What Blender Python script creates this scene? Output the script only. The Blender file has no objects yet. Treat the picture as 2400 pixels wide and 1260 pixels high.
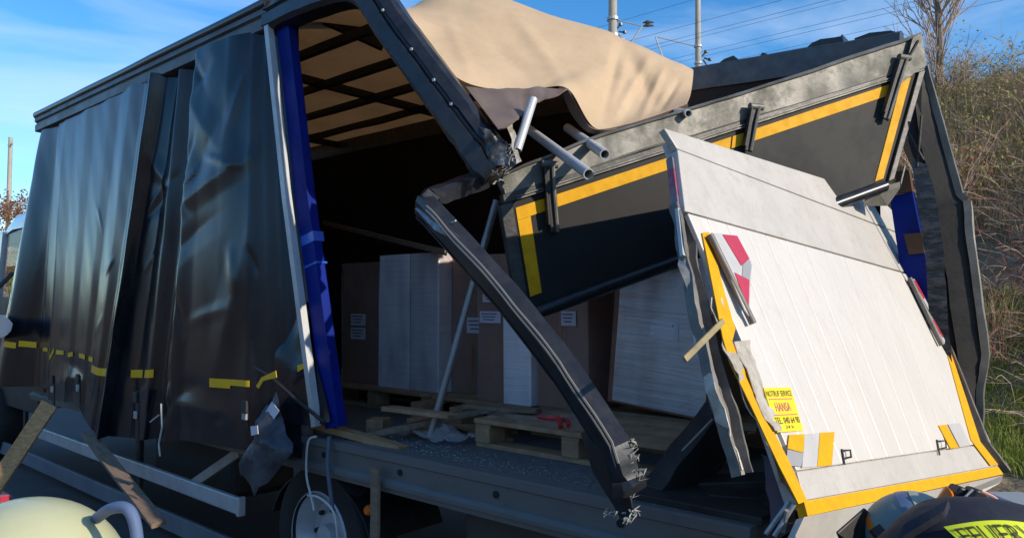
import bpy, math, random
import numpy as np
from mathutils import Vector, Matrix, noise as mn
random.seed(7); rng = np.random.default_rng(7)
S = bpy.context.scene
COL = S.collection
R = math.radians

# ------------------------------------------------------------------ camera, sky, sun, exposure
CAM = Vector((0.0, -2.36, 1.70)); FPX = 1740.0; PITCH = R(2.47); YAW = R(41.0)
cd = bpy.data.cameras.new('camera'); cam = bpy.data.objects.new('camera', cd); COL.objects.link(cam)
cd.sensor_width = 36.0; cd.lens = 36.0 * FPX / 2400.0; cd.clip_start = 0.05; cd.clip_end = 2000
cam.location = CAM; cam.rotation_euler = (R(90) + PITCH, 0, YAW); S.camera = cam
CROT = cam.rotation_euler.to_matrix()

SUNDIR = Vector((0.90, 0.11, 0.40)).normalized()
w = bpy.data.worlds.new('World'); S.world = w; w.use_nodes = True
nt = w.node_tree; nt.nodes.clear()
wo = nt.nodes.new('ShaderNodeOutputWorld'); bg = nt.nodes.new('ShaderNodeBackground'); sky = nt.nodes.new('ShaderNodeTexSky')
sky.sky_type = 'NISHITA'; sky.sun_disc = False; sky.sun_elevation = math.asin(SUNDIR.z)
sky.sun_rotation = math.atan2(SUNDIR.x, SUNDIR.y); sky.air_density = 1.0; sky.dust_density = 0.1; sky.ozone_density = 4.0
tc = nt.nodes.new('ShaderNodeTexCoord'); mp = nt.nodes.new('ShaderNodeMapping'); nz = nt.nodes.new('ShaderNodeTexNoise')
mp.inputs['Scale'].default_value = (1.6, 1.0, 5.0); mp.inputs['Rotation'].default_value = (0.3, 0.25, 0.4)
nz.inputs['Scale'].default_value = 1.7; nz.inputs['Detail'].default_value = 7; nz.inputs['Roughness'].default_value = 0.55; nz.inputs['Distortion'].default_value = 0.5
rp = nt.nodes.new('ShaderNodeValToRGB'); rp.color_ramp.elements[0].position = 0.47; rp.color_ramp.elements[1].position = 0.8
rp.color_ramp.elements[1].color = (0.55, 0.55, 0.55, 1)
mx = nt.nodes.new('ShaderNodeMix'); mx.data_type = 'RGBA'; mx.inputs[7].default_value = (4.6, 5.2, 6.0, 1)
nt.links.new(tc.outputs['Generated'], mp.inputs[0]); nt.links.new(mp.outputs[0], nz.inputs['Vector']); nt.links.new(nz.outputs[0], rp.inputs[0])
nt.links.new(rp.outputs[0], mx.inputs[0]); hs = nt.nodes.new('ShaderNodeHueSaturation'); hs.inputs['Saturation'].default_value = 1.25; nt.links.new(sky.outputs[0], hs.inputs['Color']); nt.links.new(hs.outputs[0], mx.inputs[6]); nt.links.new(mx.outputs[2], bg.inputs[0])
bg.inputs[1].default_value = 0.15; nt.links.new(bg.outputs[0], wo.inputs[0])
sl = bpy.data.lights.new('sun', 'SUN'); sl.energy = 3.5; sl.angle = R(0.5); sl.color = (1.0, 0.88, 0.72)
so = bpy.data.objects.new('sun', sl); COL.objects.link(so); so.rotation_euler = (-SUNDIR).to_track_quat('-Z', 'Y').to_euler()
S.view_settings.view_transform = 'Standard'; S.view_settings.look = 'None'; S.view_settings.exposure = 0.5; S.view_settings.gamma = 1.0

# ------------------------------------------------------------------ picking points of the place
def ray(px, py):
    d = Vector(((px - 1200) / FPX, (630 - py) / FPX, -1.0)); return CROT @ d
def P(px, py, x=None, y=None, z=None, d=None, plane=None, off=0.0):
    r = ray(px, py)
    if x is not None: t = (x - CAM.x) / r.x
    elif y is not None: t = (y - CAM.y) / r.y
    elif z is not None: t = (z - CAM.z) / r.z
    elif d is not None: t = d
    else:
        n = plane[1]; t = (plane[0] + n * off - CAM).dot(n) / r.dot(n)
    return CAM + r * t
CINV = np.array(CROT.inverted())
def proj(a):
    a = (np.asarray(a, float) - np.array(CAM)) @ CINV.T
    return np.stack([1200 + FPX * a[..., 0] / -a[..., 2], 630 - FPX * a[..., 1] / -a[..., 2]], -1)

# ------------------------------------------------------------------ materials
MATS = {}
def mat(name, c1, c2=None, rough=0.6, metal=0.0, scale=6.0, contrast=(0.35, 0.65), bump=0.0, bscale=40.0, stretch=(1, 1, 1), coat=0.0,
        rough2=None, spec=0.5, dust=None, dustamt=0.5, dscale=3.0, translucent=0.0, emit=None, alpha=None, bdist=0.004, sheen=0.0):
    if name in MATS: return MATS[name]
    m = bpy.data.materials.new(name); m.use_nodes = True; t = m.node_tree; b = t.nodes['Principled BSDF']; L = t.links.new
    tcn = t.nodes.new('ShaderNodeTexCoord'); mpn = t.nodes.new('ShaderNodeMapping'); mpn.inputs['Scale'].default_value = stretch
    L(tcn.outputs['Object'], mpn.inputs[0])
    n = t.nodes.new('ShaderNodeTexNoise'); n.inputs['Scale'].default_value = scale; n.inputs['Detail'].default_value = 6; n.inputs['Roughness'].default_value = 0.65
    L(mpn.outputs[0], n.inputs['Vector'])
    r = t.nodes.new('ShaderNodeValToRGB'); r.color_ramp.elements[0].position, r.color_ramp.elements[1].position = contrast
    r.color_ramp.elements[0].color = (*c1, 1); r.color_ramp.elements[1].color = (*(c2 or c1), 1)
    L(n.outputs[0], r.inputs[0]); col = r.outputs[0]
    if dust is not None:
        n2 = t.nodes.new('ShaderNodeTexNoise'); n2.inputs['Scale'].default_value = dscale; n2.inputs['Detail'].default_value = 9; n2.inputs['Roughness'].default_value = 0.72
        L(mpn.outputs[0], n2.inputs['Vector'])
        r2 = t.nodes.new('ShaderNodeValToRGB'); r2.color_ramp.elements[0].position = 0.45; r2.color_ramp.elements[1].position = 0.75
        r2.color_ramp.elements[1].color = (dustamt, dustamt, dustamt, 1); r2.color_ramp.elements[0].color = (0, 0, 0, 1)
        L(n2.outputs[0], r2.inputs[0])
        mm = t.nodes.new('ShaderNodeMix'); mm.data_type = 'RGBA'; mm.inputs[7].default_value = (*dust, 1)
        L(r2.outputs[0], mm.inputs[0]); L(col, mm.inputs[6]); col = mm.outputs[2]
        ra = t.nodes.new('ShaderNodeMapRange'); ra.inputs[3].default_value = rough; ra.inputs[4].default_value = rough2 if rough2 is not None else min(1, rough + 0.5)
        L(r2.outputs[0], ra.inputs[0]); L(ra.outputs[0], b.inputs['Roughness'])
    else:
        ra = t.nodes.new('ShaderNodeMapRange'); ra.inputs[1].default_value = 0.3; ra.inputs[2].default_value = 0.7
        ra.inputs[3].default_value = rough * 0.85; ra.inputs[4].default_value = min(1, rough * 1.15 if rough2 is None else rough2)
        L(n.outputs[0], ra.inputs[0]); L(ra.outputs[0], b.inputs['Roughness'])
    L(col, b.inputs['Base Color']); b.inputs['Metallic'].default_value = metal; b.inputs['Specular IOR Level'].default_value = spec
    b.inputs['Coat Weight'].default_value = coat; b.inputs['Coat Roughness'].default_value = 0.08
    if bump:
        n3 = t.nodes.new('ShaderNodeTexNoise'); n3.inputs['Scale'].default_value = bscale; n3.inputs['Detail'].default_value = 5; L(mpn.outputs[0], n3.inputs['Vector'])
        bp = t.nodes.new('ShaderNodeBump'); bp.inputs['Strength'].default_value = bump; bp.inputs['Distance'].default_value = bdist
        L(n3.outputs[0], bp.inputs['Height']); L(bp.outputs[0], b.inputs['Normal'])
    if alpha is not None: b.inputs['Alpha'].default_value = alpha
    if emit: b.inputs['Emission Color'].default_value = (*emit, 1); b.inputs['Emission Strength'].default_value = 1
    if translucent:
        out = t.nodes['Material Output']; tr = t.nodes.new('ShaderNodeBsdfTranslucent'); ms = t.nodes.new('ShaderNodeMixShader'); ms.inputs[0].default_value = translucent
        L(col, tr.inputs[0]); L(b.outputs[0], ms.inputs[1]); L(tr.outputs[0], ms.inputs[2]); L(ms.outputs[0], out.inputs[0])
    MATS[name] = m; return m

curtain_m = mat('curtain_pvc', (0.004, 0.006, 0.011), (0.007, 0.009, 0.016), rough=0.22, bump=0.10, bscale=26, dust=(0.07, 0.068, 0.066), dustamt=0.24, dscale=6.0, rough2=0.42, stretch=(1, 1, 0.35), spec=0.45, bdist=0.004)
tarp_m = mat('roof_tarp', (0.68, 0.51, 0.325), (0.75, 0.57, 0.37), rough=0.62, scale=2.2, bump=0.25, bscale=7, bdist=0.012, translucent=0.33, dust=(0.5, 0.36, 0.22), dustamt=0.45, dscale=3.5)
shaded_hem_m = mat('tarp_hem', (0.12, 0.085, 0.07), (0.17, 0.125, 0.10), rough=0.6, bump=0.4, bscale=9, bdist=0.01)  # darker than the tarp: shade on its underside put into the colour
alu_m = mat('weathered_aluminium', (0.20, 0.19, 0.165), (0.10, 0.096, 0.08), rough=0.5, metal=0.25, scale=5, dust=(0.10, 0.095, 0.07), dustamt=0.8, dscale=4, bump=0.15, bscale=60, stretch=(1, 1, 1))
alu_clean_m = mat('bright_aluminium', (0.52, 0.53, 0.53), (0.42, 0.43, 0.43), rough=0.4, metal=0.15, scale=8, bump=0.08)
rail_m = mat('rail_grey', (0.05, 0.055, 0.06), (0.10, 0.105, 0.11), rough=0.4, metal=0.3, scale=9, bump=0.1, dust=(0.16, 0.15, 0.14), dustamt=0.5)
blackmetal_m = mat('black_painted_metal', (0.009, 0.010, 0.013), (0.018, 0.019, 0.023), rough=0.30, metal=0.0, scale=14, bump=0.2, bscale=30, dust=(0.09, 0.09, 0.09), dustamt=0.2, dscale=11, spec=0.5)
darkmetal_m = mat('dark_steel', (0.016, 0.016, 0.017), (0.038, 0.036, 0.034), rough=0.55, metal=0.2, scale=10, bump=0.3)
inside_m = mat('inner_curtain', (0.008, 0.007, 0.007), (0.014, 0.011, 0.01), rough=0.8, scale=4, bump=0.2)
blue_m = mat('blue_paint', (0.001, 0.012, 0.17), (0.002, 0.018, 0.23), rough=0.45, scale=5, dust=(0.003, 0.012, 0.08), dustamt=0.5, spec=0.12)
bluetape_m = mat('blue_tape', (0.02, 0.09, 0.5), (0.05, 0.16, 0.62), rough=0.2)
yellow_m = mat('yellow_reflective_tape', (0.72, 0.37, 0.004), (0.66, 0.32, 0.003), spec=0.2, rough=0.6, scale=20, bump=0.12, bscale=120, dust=(0.5, 0.27, 0.02), dustamt=0.5, dscale=10)
yellow2_m = mat('yellow_contour_tape', (0.88, 0.52, 0.008), (0.80, 0.45, 0.006), rough=0.3, scale=40, emit=None)
flap_m = mat('flap_panel', (0.014, 0.0137, 0.013), (0.018, 0.0172, 0.016), rough=0.62, spec=0.25, scale=2, bump=0.06, bscale=8, dust=(0.035, 0.033, 0.03), dustamt=0.35, dscale=2)
white_m = mat('lift_aluminium_white', (0.70, 0.655, 0.585), (0.64, 0.60, 0.535), rough=0.42, metal=0.2, scale=3, bump=0.12, bscale=30, stretch=(1, 1, 0.3), dust=(0.34, 0.31, 0.26), dustamt=0.5, dscale=13)
lift_m = mat('lift_aluminium_grey', (0.56, 0.525, 0.47), (0.49, 0.46, 0.41), rough=0.5, metal=0.2, scale=4, bump=0.12, bscale=70, dust=(0.30, 0.28, 0.245), dustamt=0.7, dscale=12)
torn_m = mat('torn_edge', (0.55, 0.51, 0.44), (0.30, 0.26, 0.20), rough=0.5, metal=0.15, scale=14, bump=0.6, bscale=25, bdist=0.01)
foil_m = mat('torn_white_fibre', (0.50, 0.48, 0.43), (0.3, 0.28, 0.24), rough=0.6)
brown_edge_m = mat('grubby_channel', (0.10, 0.095, 0.09), (0.19, 0.17, 0.145), rough=0.5, metal=0.35, scale=9, bump=0.4, bscale=20, dust=(0.30, 0.26, 0.2), dustamt=0.6, dscale=7)
red_m = mat('red_reflector', (0.50, 0.035, 0.06), (0.42, 0.03, 0.05), rough=0.35, scale=20)
whiteflag_m = mat('white_reflector', (0.52, 0.50, 0.48), (0.44, 0.43, 0.41), rough=0.4, scale=15)
grey_tape_m = mat('grey_patch', (0.34, 0.34, 0.35), (0.28, 0.28, 0.28), rough=0.4)
sticker_m = mat('sticker_yellow', (0.82, 0.66, 0.02), (0.76, 0.6, 0.015), rough=0.45)
ink_m = mat('black_print', (0.05, 0.04, 0.01), (0.07, 0.06, 0.015), rough=0.6)
redink_m = mat('red_print', (0.55, 0.10, 0.16), rough=0.6)
floor_m = mat('bed_floor', (0.075, 0.085, 0.088), (0.13, 0.14, 0.142), rough=0.55, scale=30, bump=0.5, bscale=160, dust=(0.17, 0.175, 0.17), dustamt=0.6, dscale=16)
beam_m = mat('bed_beam', (0.125, 0.123, 0.12), (0.19, 0.185, 0.175), rough=0.5, metal=0.25, scale=5, bump=0.2, bscale=30, stretch=(0.5, 1, 1.5), dust=(0.08, 0.075, 0.07), dustamt=0.7, dscale=5)
wood_m = mat('pale_wood', (0.44, 0.27, 0.13), (0.30, 0.175, 0.08), rough=0.7, scale=7, stretch=(1, 8, 8), bump=0.4, bscale=12, dust=(0.12, 0.07, 0.035), dustamt=0.5, dscale=5)
greywood_m = mat('weathered_wood', (0.24, 0.17, 0.115), (0.15, 0.105, 0.07), rough=0.8, scale=6, stretch=(1, 8, 8), bump=0.5, bscale=12)
pallet_m = mat('pallet_wood', (0.42, 0.26, 0.14), (0.28, 0.17, 0.09), rough=0.75, scale=5, stretch=(2, 2, 2), bump=0.4, bscale=20, dust=(0.13, 0.09, 0.06), dustamt=0.6)
card_m = mat('cardboard', (0.27, 0.125, 0.075), (0.21, 0.095, 0.058), rough=0.7, scale=4, bump=0.15, bscale=9)
film_m = None
label_m = mat('paper_label', (0.62, 0.62, 0.66), (0.55, 0.55, 0.6), rough=0.6)
labelink_m = mat('label_print', (0.12, 0.12, 0.2), rough=0.6)
tyre_m = mat('tyre_rubber', (0.010, 0.010, 0.011), (0.018, 0.018, 0.018), rough=0.75, bump=0.3, bscale=50)
rim_m = mat('wheel_rim', (0.52, 0.54, 0.56), (0.42, 0.43, 0.45), rough=0.4, metal=0.2, scale=8)
cabwhite_m = mat('cab_white_paint', (0.70, 0.71, 0.72), (0.62, 0.63, 0.64), rough=0.22, coat=0.5, scale=3)
cabdark_m = mat('cab_dark_plastic', (0.010, 0.010, 0.011), (0.016, 0.016, 0.017), rough=0.5)
orange_m = mat('amber_lamp', (0.8, 0.18, 0.01), (0.7, 0.15, 0.01), rough=0.25)
rope_m = mat('white_cord', (0.60, 0.59, 0.56), (0.5, 0.49, 0.46), rough=0.8)
bluestrap_m = mat('blue_grey_strap', (0.08, 0.10, 0.15), (0.11, 0.13, 0.18), rough=0.7)
rag_m = mat('torn_tarp_scrap', (0.014, 0.019, 0.03), (0.035, 0.042, 0.058), rough=0.45, scale=12, bump=0.6, bscale=18, bdist=0.012, dust=(0.12, 0.12, 0.13), dustamt=0.4)
redtool_m = mat('red_tool', (0.50, 0.03, 0.03), (0.4, 0.02, 0.02), rough=0.35)
rust_m = mat('rusty_orange', (0.32, 0.09, 0.02), (0.2, 0.06, 0.015), rough=0.7)
mast_m = mat('mast_concrete', (0.40, 0.36, 0.30), (0.32, 0.29, 0.25), rough=0.8, scale=3)
wire_m = mat('wire', (0.16, 0.20, 0.25), rough=0.6)
steel_m = mat('galvanised', (0.45, 0.46, 0.46), (0.36, 0.37, 0.37), rough=0.45, metal=0.5)
bark_m = mat('bark', (0.15, 0.115, 0.09), (0.22, 0.17, 0.14), rough=0.85, scale=10, bump=0.4)
twig_m = mat('twigs', (0.28, 0.19, 0.14), (0.46, 0.34, 0.25), rough=0.85, scale=1.5)
redtwig_m = mat('red_twigs', (0.30, 0.11, 0.09), (0.38, 0.19, 0.13), rough=0.85, scale=2)
straw_m = mat('dry_grass', (0.60, 0.46, 0.28), (0.38, 0.28, 0.16), rough=0.8, scale=1.2, translucent=0.4)
green_m = mat('green_grass', (0.16, 0.24, 0.03), (0.27, 0.29, 0.05), rough=0.7, scale=0.9, translucent=0.3)
olive_m = mat('olive_shrub', (0.20, 0.21, 0.045), (0.32, 0.27, 0.085), rough=0.7, scale=1.2, translucent=0.25)
leaf_m = mat('rust_leaves', (0.36, 0.15, 0.05), (0.20, 0.085, 0.035), rough=0.7, scale=3, translucent=0.35)
asphalt_m = mat('asphalt', (0.045, 0.046, 0.05), (0.065, 0.065, 0.068), rough=0.8, scale=3, bump=0.5, bscale=180, dust=(0.12, 0.11, 0.10), dustamt=0.4, dscale=1.2)
helmet_m = mat('helmet_luminous', (0.52, 0.52, 0.30), (0.48, 0.48, 0.275), dust=(0.4, 0.4, 0.24), dustamt=0.4, dscale=9, bump=0.1, bscale=40, rough=0.42, coat=0.3, scale=2)
tube_m = mat('pale_blue_plastic', (0.11, 0.16, 0.27), (0.09, 0.13, 0.23), rough=0.6, spec=0.25)
helmet2_m = mat('helmet_grey_green', (0.16, 0.22, 0.205), (0.13, 0.18, 0.17), rough=0.5, scale=5)
band_m = mat('silver_reflective_band', (0.28, 0.31, 0.25), (0.34, 0.37, 0.30), rough=0.45, scale=30)
bluereflect_m = mat('blue_reflective_band', (0.11, 0.16, 0.26), (0.09, 0.13, 0.22), rough=0.4)
jacket_m = mat('navy_jacket', (0.010, 0.012, 0.022), (0.016, 0.018, 0.03), rough=0.75, scale=20, bump=0.5, bscale=14, bdist=0.01)
neon_m = mat('neon_patch', (0.72, 0.80, 0.02), (0.66, 0.74, 0.02), rough=0.5)
skin_m = mat('skin', (0.55, 0.33, 0.24), (0.5, 0.29, 0.2), rough=0.5)
case_m = mat('grey_case', (0.36, 0.40, 0.42), (0.3, 0.33, 0.35), rough=0.45)
glassy_m = bpy.data.materials.new('window_glass'); glassy_m.use_nodes = True
_t = glassy_m.node_tree; _o = _t.nodes['Material Output']; _t.nodes.remove(_t.nodes['Principled BSDF'])
_g = _t.nodes.new('ShaderNodeBsdfGlossy'); _g.inputs['Roughness'].default_value = 0.02; _tr = _t.nodes.new('ShaderNodeBsdfTransparent'); _m = _t.nodes.new('ShaderNodeMixShader'); _m.inputs[0].default_value = 0.10
_t.links.new(_tr.outputs[0], _m.inputs[1]); _t.links.new(_g.outputs[0], _m.inputs[2]); _t.links.new(_m.outputs[0], _o.inputs[0])
def make_film(name, painted_sheen):
    m = bpy.data.materials.new(name); m.use_nodes = True; t = m.node_tree; L = t.links.new; b = t.nodes['Principled BSDF']; o = t.nodes['Material Output']
    tcn = t.nodes.new('ShaderNodeTexCoord'); mpn = t.nodes.new('ShaderNodeMapping'); mpn.inputs['Scale'].default_value = (2, 2, 30); L(tcn.outputs['Object'], mpn.inputs[0])
    n = t.nodes.new('ShaderNodeTexNoise'); n.inputs['Scale'].default_value = 1.0; n.inputs['Detail'].default_value = 4; n.inputs['Distortion'].default_value = 0.6; L(mpn.outputs[0], n.inputs['Vector'])
    bp = t.nodes.new('ShaderNodeBump'); bp.inputs['Strength'].default_value = 0.75; bp.inputs['Distance'].default_value = 0.012; n9 = t.nodes.new('ShaderNodeTexNoise'); n9.inputs['Scale'].default_value = 4.0; n9.inputs['Detail'].default_value = 3; n9.inputs['Distortion'].default_value = 1.2; L(tcn.outputs['Object'], n9.inputs['Vector']); ad = t.nodes.new('ShaderNodeMath'); ad.operation = 'MULTIPLY_ADD'; ad.inputs[1].default_value = 1.2; L(n9.outputs[0], ad.inputs[0]); L(n.outputs[0], ad.inputs[2]); L(ad.outputs[0], bp.inputs['Height']); L(bp.outputs[0], b.inputs['Normal'])
    b.inputs['Base Color'].default_value = (0.92, 0.93, 0.96, 1); b.inputs['Roughness'].default_value = 0.14; b.inputs['Specular IOR Level'].default_value = 0.9; b.inputs['Coat Weight'].default_value = 0.5  # near-white base puts the sky's reflection on clear film into the colour
    tr = t.nodes.new('ShaderNodeBsdfTransparent'); ms = t.nodes.new('ShaderNodeMixShader')
    n2 = t.nodes.new('ShaderNodeTexNoise'); n2.inputs['Scale'].default_value = 3.0; mp2 = t.nodes.new('ShaderNodeMapping'); mp2.inputs['Scale'].default_value = (1.6, 1.6, 0.6); L(tcn.outputs['Object'], mp2.inputs[0]); L(mp2.outputs[0], n2.inputs['Vector'])
    r2 = t.nodes.new('ShaderNodeMapRange'); r2.inputs[1].default_value = 0.38; r2.inputs[2].default_value = 0.6; r2.inputs[3].default_value = painted_sheen * 0.65; r2.inputs[4].default_value = painted_sheen; L(n2.outputs[0], r2.inputs[0])
    L(r2.outputs[0], ms.inputs[0]); L(tr.outputs[0], ms.inputs[1]); L(b.outputs[0], ms.inputs[2]); L(ms.outputs[0], o.inputs[0]); return m
film_m = make_film('stretch_film', 0.95); film2_m = make_film('loose_stretch_film', 0.62); thinfilm_m = make_film('thin_stretch_film', 0.10)

# ------------------------------------------------------------------ mesh helpers
def tag(o, label=None, cat=None, group=None, kind=None):
    if label: o['label'] = label
    if cat: o['category'] = cat
    if group: o['group'] = group
    if kind: o['kind'] = kind
    return o
def empty(name, loc=(0, 0, 0), parent=None, rz=0):
    o = bpy.data.objects.new(name, None); COL.objects.link(o); o.empty_display_size = 0.2
    if parent: o.parent = parent
    o.location = loc; o.rotation_euler = (0, 0, rz); return o
class MB:
    def __init__(s): s.v = []; s.f = []
    def add(s, vs, fs):
        k = len(s.v); s.v += [tuple(a) for a in vs]; s.f += [tuple(i + k for i in f) for f in fs]; return s
    def box(s, c, size, m=None):
        c = Vector(c); h = [a / 2 for a in size]; vs = []
        for sx in (-1, 1):
            for sy in (-1, 1):
                for sz in (-1, 1):
                    q = Vector((sx * h[0], sy * h[1], sz * h[2])); vs.append(c + (m @ q if m else q))
        return s.add(vs, [(0, 1, 3, 2), (4, 6, 7, 5), (0, 4, 5, 1), (2, 3, 7, 6), (0, 2, 6, 4), (1, 5, 7, 3)])
    def bar(s, p0, p1, wd, ht, up=(0, 0, 1)):
        p0 = Vector(p0); p1 = Vector(p1); d = (p1 - p0).normalized(); sd = d.cross(Vector(up)).normalized(); u = sd.cross(d)
        a = [(-1, -1), (1, -1), (1, 1), (-1, 1)]
        vs = [p + sd * (i * wd / 2) + u * (j * ht / 2) for p in (p0, p1) for i, j in a]
        return s.add(vs, [(3, 2, 1, 0), (4, 5, 6, 7)] + [(i, (i + 1) % 4, 4 + (i + 1) % 4, 4 + i) for i in range(4)])
    def loft(s, st, closed=True, caps=True):
        n = len(st[0]); k = len(s.v)
        for r in st: s.v += [tuple(p) for p in r]
        for i in range(len(st) - 1):
            for j in range(n if closed else n - 1):
                a = k + i * n + j; b = k + i * n + (j + 1) % n; s.f.append((a, b, b + n, a + n))
        if caps and closed:
            s.f.append(tuple(k + j for j in reversed(range(n)))); s.f.append(tuple(k + (len(st) - 1) * n + j for j in range(n)))
        return s
    def tube(s, path, r, n=8, caps=True):
        path = [Vector(p) for p in path]; st = []; prev = None
        for i, p in enumerate(path):
            t = (path[min(i + 1, len(path) - 1)] - path[max(i - 1, 0)]).normalized()
            if prev is None: prev = t.orthogonal().normalized()
            prev = (prev - t * prev.dot(t)).normalized(); b = t.cross(prev); rr = r[i] if isinstance(r, (list, tuple)) else r
            st.append([p + (prev * math.cos(2 * math.pi * k / n) + b * math.sin(2 * math.pi * k / n)) * rr for k in range(n)])
        return s.loft(st, True, caps)
    def pipe(s, p0, p1, ro, ri, n=14):
        p0 = Vector(p0); p1 = Vector(p1); t = (p1 - p0).normalized(); u = t.orthogonal().normalized(); b = t.cross(u)
        ring = lambda p, r: [p + (u * math.cos(2 * math.pi * k / n) + b * math.sin(2 * math.pi * k / n)) * r for k in range(n)]
        st = [ring(p0, ri), ring(p0, ro), ring(p1, ro), ring(p1, ri), ring(p0, ri)]; return s.loft(st, True, False)
    def plate(s, corners, vec):
        c = [Vector(a) for a in corners]; n = len(c); vec = Vector(vec)
        vs = c + [a + vec for a in c]
        return s.add(vs, [tuple(range(n)), tuple(n + i for i in reversed(range(n)))] + [(i, n + i, n + (i + 1) % n, (i + 1) % n) for i in range(n)])
    def grid(s, fn, nu, nv):
        k = len(s.v)
        for i in range(nu + 1):
            for j in range(nv + 1): s.v.append(tuple(fn(i / nu, j / nv)))
        for i in range(nu):
            for j in range(nv):
                a = k + i * (nv + 1) + j; s.f.append((a, a + nv + 1, a + nv + 2, a + 1))
        return s
    def build(s, name, m, parent=None, smooth=False, solid=0.0, bevel=0.0, label=None, autos=None, sub=0):
        me = bpy.data.meshes.new(name); me.from_pydata(s.v, [], s.f); me.validate(); 
        if s.v:
            import bmesh as bmm
            b = bmm.new(); b.from_mesh(me); bmm.ops.recalc_face_normals(b, faces=b.faces); b.to_mesh(me); b.free()
        o = bpy.data.objects.new(name, me); COL.objects.link(o); me.materials.append(m)
        if smooth:
            me.polygons.foreach_set('use_smooth', [True] * len(me.polygons))
            if smooth != 'all': me.set_sharp_from_angle(angle=R(smooth if smooth is not True else 40))
        if parent: o.parent = parent
        if solid: md = o.modifiers.new('thickness', 'SOLIDIFY'); md.thickness = solid; md.offset = 0
        if solid and smooth: md = o.modifiers.new('split', 'EDGE_SPLIT'); md.split_angle = R(smooth if isinstance(smooth, int) and smooth > 1 else 50); md.use_edge_sharp = True
        if sub: md = o.modifiers.new('sub', 'SUBSURF'); md.levels = sub; md.render_levels = sub
        if bevel: md = o.modifiers.new('edge', 'BEVEL'); md.width = bevel; md.segments = 2; md.limit_method = 'ANGLE'
        if label: o['label'] = label
        return o
def crump(p, amp, f=9.0, seed=0.0):
    p = Vector(p); q = p * f + Vector((seed, seed * 1.7, -seed)); return p + Vector(mn.noise_vector(q)) * amp + Vector(mn.noise_vector(q * 2.3)) * amp * 0.5
def catmull(pts, n):
    pts = [Vector(p) for p in pts]; out = []
    for i in range(len(pts) - 1):
        p0, p1, p2, p3 = pts[max(i - 1, 0)], pts[i], pts[i + 1], pts[min(i + 2, len(pts) - 1)]
        for k in range(n):
            t = k / n; out.append(0.5 * ((2 * p1) + (p2 - p0) * t + (2 * p0 - 5 * p1 + 4 * p2 - p3) * t * t + (3 * p1 - p0 - 3 * p2 + p3) * t ** 3))
    out.append(pts[-1]); return out
def lerp_path(pts, n):
    pts = [Vector(p) for p in pts]; out = []
    for i in range(len(pts) - 1):
        out += [pts[i].lerp(pts[i + 1], k / n) for k in range(n)]
    return out + [pts[-1]]
def sweep(path, prof, up, amp=None, f=9, seed=0, mb=None):
    """profile (a along side, b along up) swept along the path; amp(t) crumples it"""
    st = []; N = len(path)
    for i, p in enumerate(path):
        t = (path[min(i + 1, N - 1)] - path[max(i - 1, 0)]).normalized(); u0 = Vector(up(i / (N - 1)) if callable(up) else up)
        sd = t.cross(u0).normalized(); u = sd.cross(t)
        row = [p + sd * a + u * b for a, b in prof]
        if amp: row = [crump(q, amp(i / (N - 1)), f, seed) for q in row]
        st.append(row)
    return (mb or MB()).loft(st, True, True)
def bil(c):
    c = [Vector(a) for a in c]
    return lambda a, b: c[0] * (1 - a) * (1 - b) + c[1] * a * (1 - b) + c[2] * a * b + c[3] * (1 - a) * b     # c: BL BR TR TL
def text_on(s, quad, normal, name, m, parent, off=0.002, pad=(0.05, 0.1)):
    """lettering laid on a quad BL BR TR TL"""
    cu = bpy.data.curves.new('tmp', 'FONT'); cu.body = s; cu.resolution_u = 2
    to = bpy.data.objects.new('tmp', cu); COL.objects.link(to)
    dg = bpy.context.evaluated_depsgraph_get(); me = bpy.data.meshes.new_from_object(to.evaluated_get(dg))
    vs = [v.co.copy() for v in me.vertices]; fs = [tuple(p.vertices) for p in me.polygons]
    bpy.data.objects.remove(to); bpy.data.curves.remove(cu)
    x0 = min(v.x for v in vs); x1 = max(v.x for v in vs); y0 = min(v.y for v in vs); y1 = max(v.y for v in vs); fn = bil(quad)
    mb = MB(); n = Vector(normal).normalized()
    mb.add([fn(pad[0] + (1 - 2 * pad[0]) * (v.x - x0) / (x1 - x0), pad[1] + (1 - 2 * pad[1]) * (v.y - y0) / (y1 - y0)) + n * off for v in vs], fs)
    o = mb.build(name, m, parent); return o

# ================================================================== SETTING
def hill_z(x, y):
    t = max(0.0, min(1.0, (y - 6.2) / 10.0)); s = t * t * (3 - 2 * t)
    if y < -12:
        t = min(1.0, (-12 - y) / 14.0); return t * t * (3 - 2 * t) * 6.0 + 0.4 * mn.noise(Vector((x * 0.2, y * 0.2, 0))) * t
    return s * 6.0 + (0.25 * mn.noise(Vector((x * 0.25, y * 0.25, 0))) + 0.10 * mn.noise(Vector((x * 0.9, y * 0.9, 3)))) * (1 if y > 5.6 else 0) * min(1, max(0, (y - 5.6)))
xs = np.concatenate([np.linspace(-400, -60, 18), np.linspace(-56, 16, 90), np.linspace(20, 300, 14)])
ys = np.concatenate([np.linspace(-300, -40, 8), np.linspace(-34, -12, 14), np.linspace(-7, 5, 5), np.linspace(5.6, 17, 34), np.linspace(18, 60, 12), np.linspace(70, 600, 8)])
mb = MB(); mb.v = [(x, y, hill_z(x, y)) for x in xs for y in ys]; ny = len(ys)
mb.f = [(i * ny + j, (i + 1) * ny + j, (i + 1) * ny + j + 1, i * ny + j + 1) for i in range(len(xs) - 1) for j in range(ny - 1)]
gm = mat('ground_soil', (0.16, 0.115, 0.065), (0.30, 0.22, 0.135), rough=0.95, scale=0.8, bump=0.8, bscale=6, bdist=0.1, dust=(0.10, 0.10, 0.03), dustamt=0.6, dscale=0.5)
g = mb.build('ground', gm, smooth='all'); tag(g, kind='structure')
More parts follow.
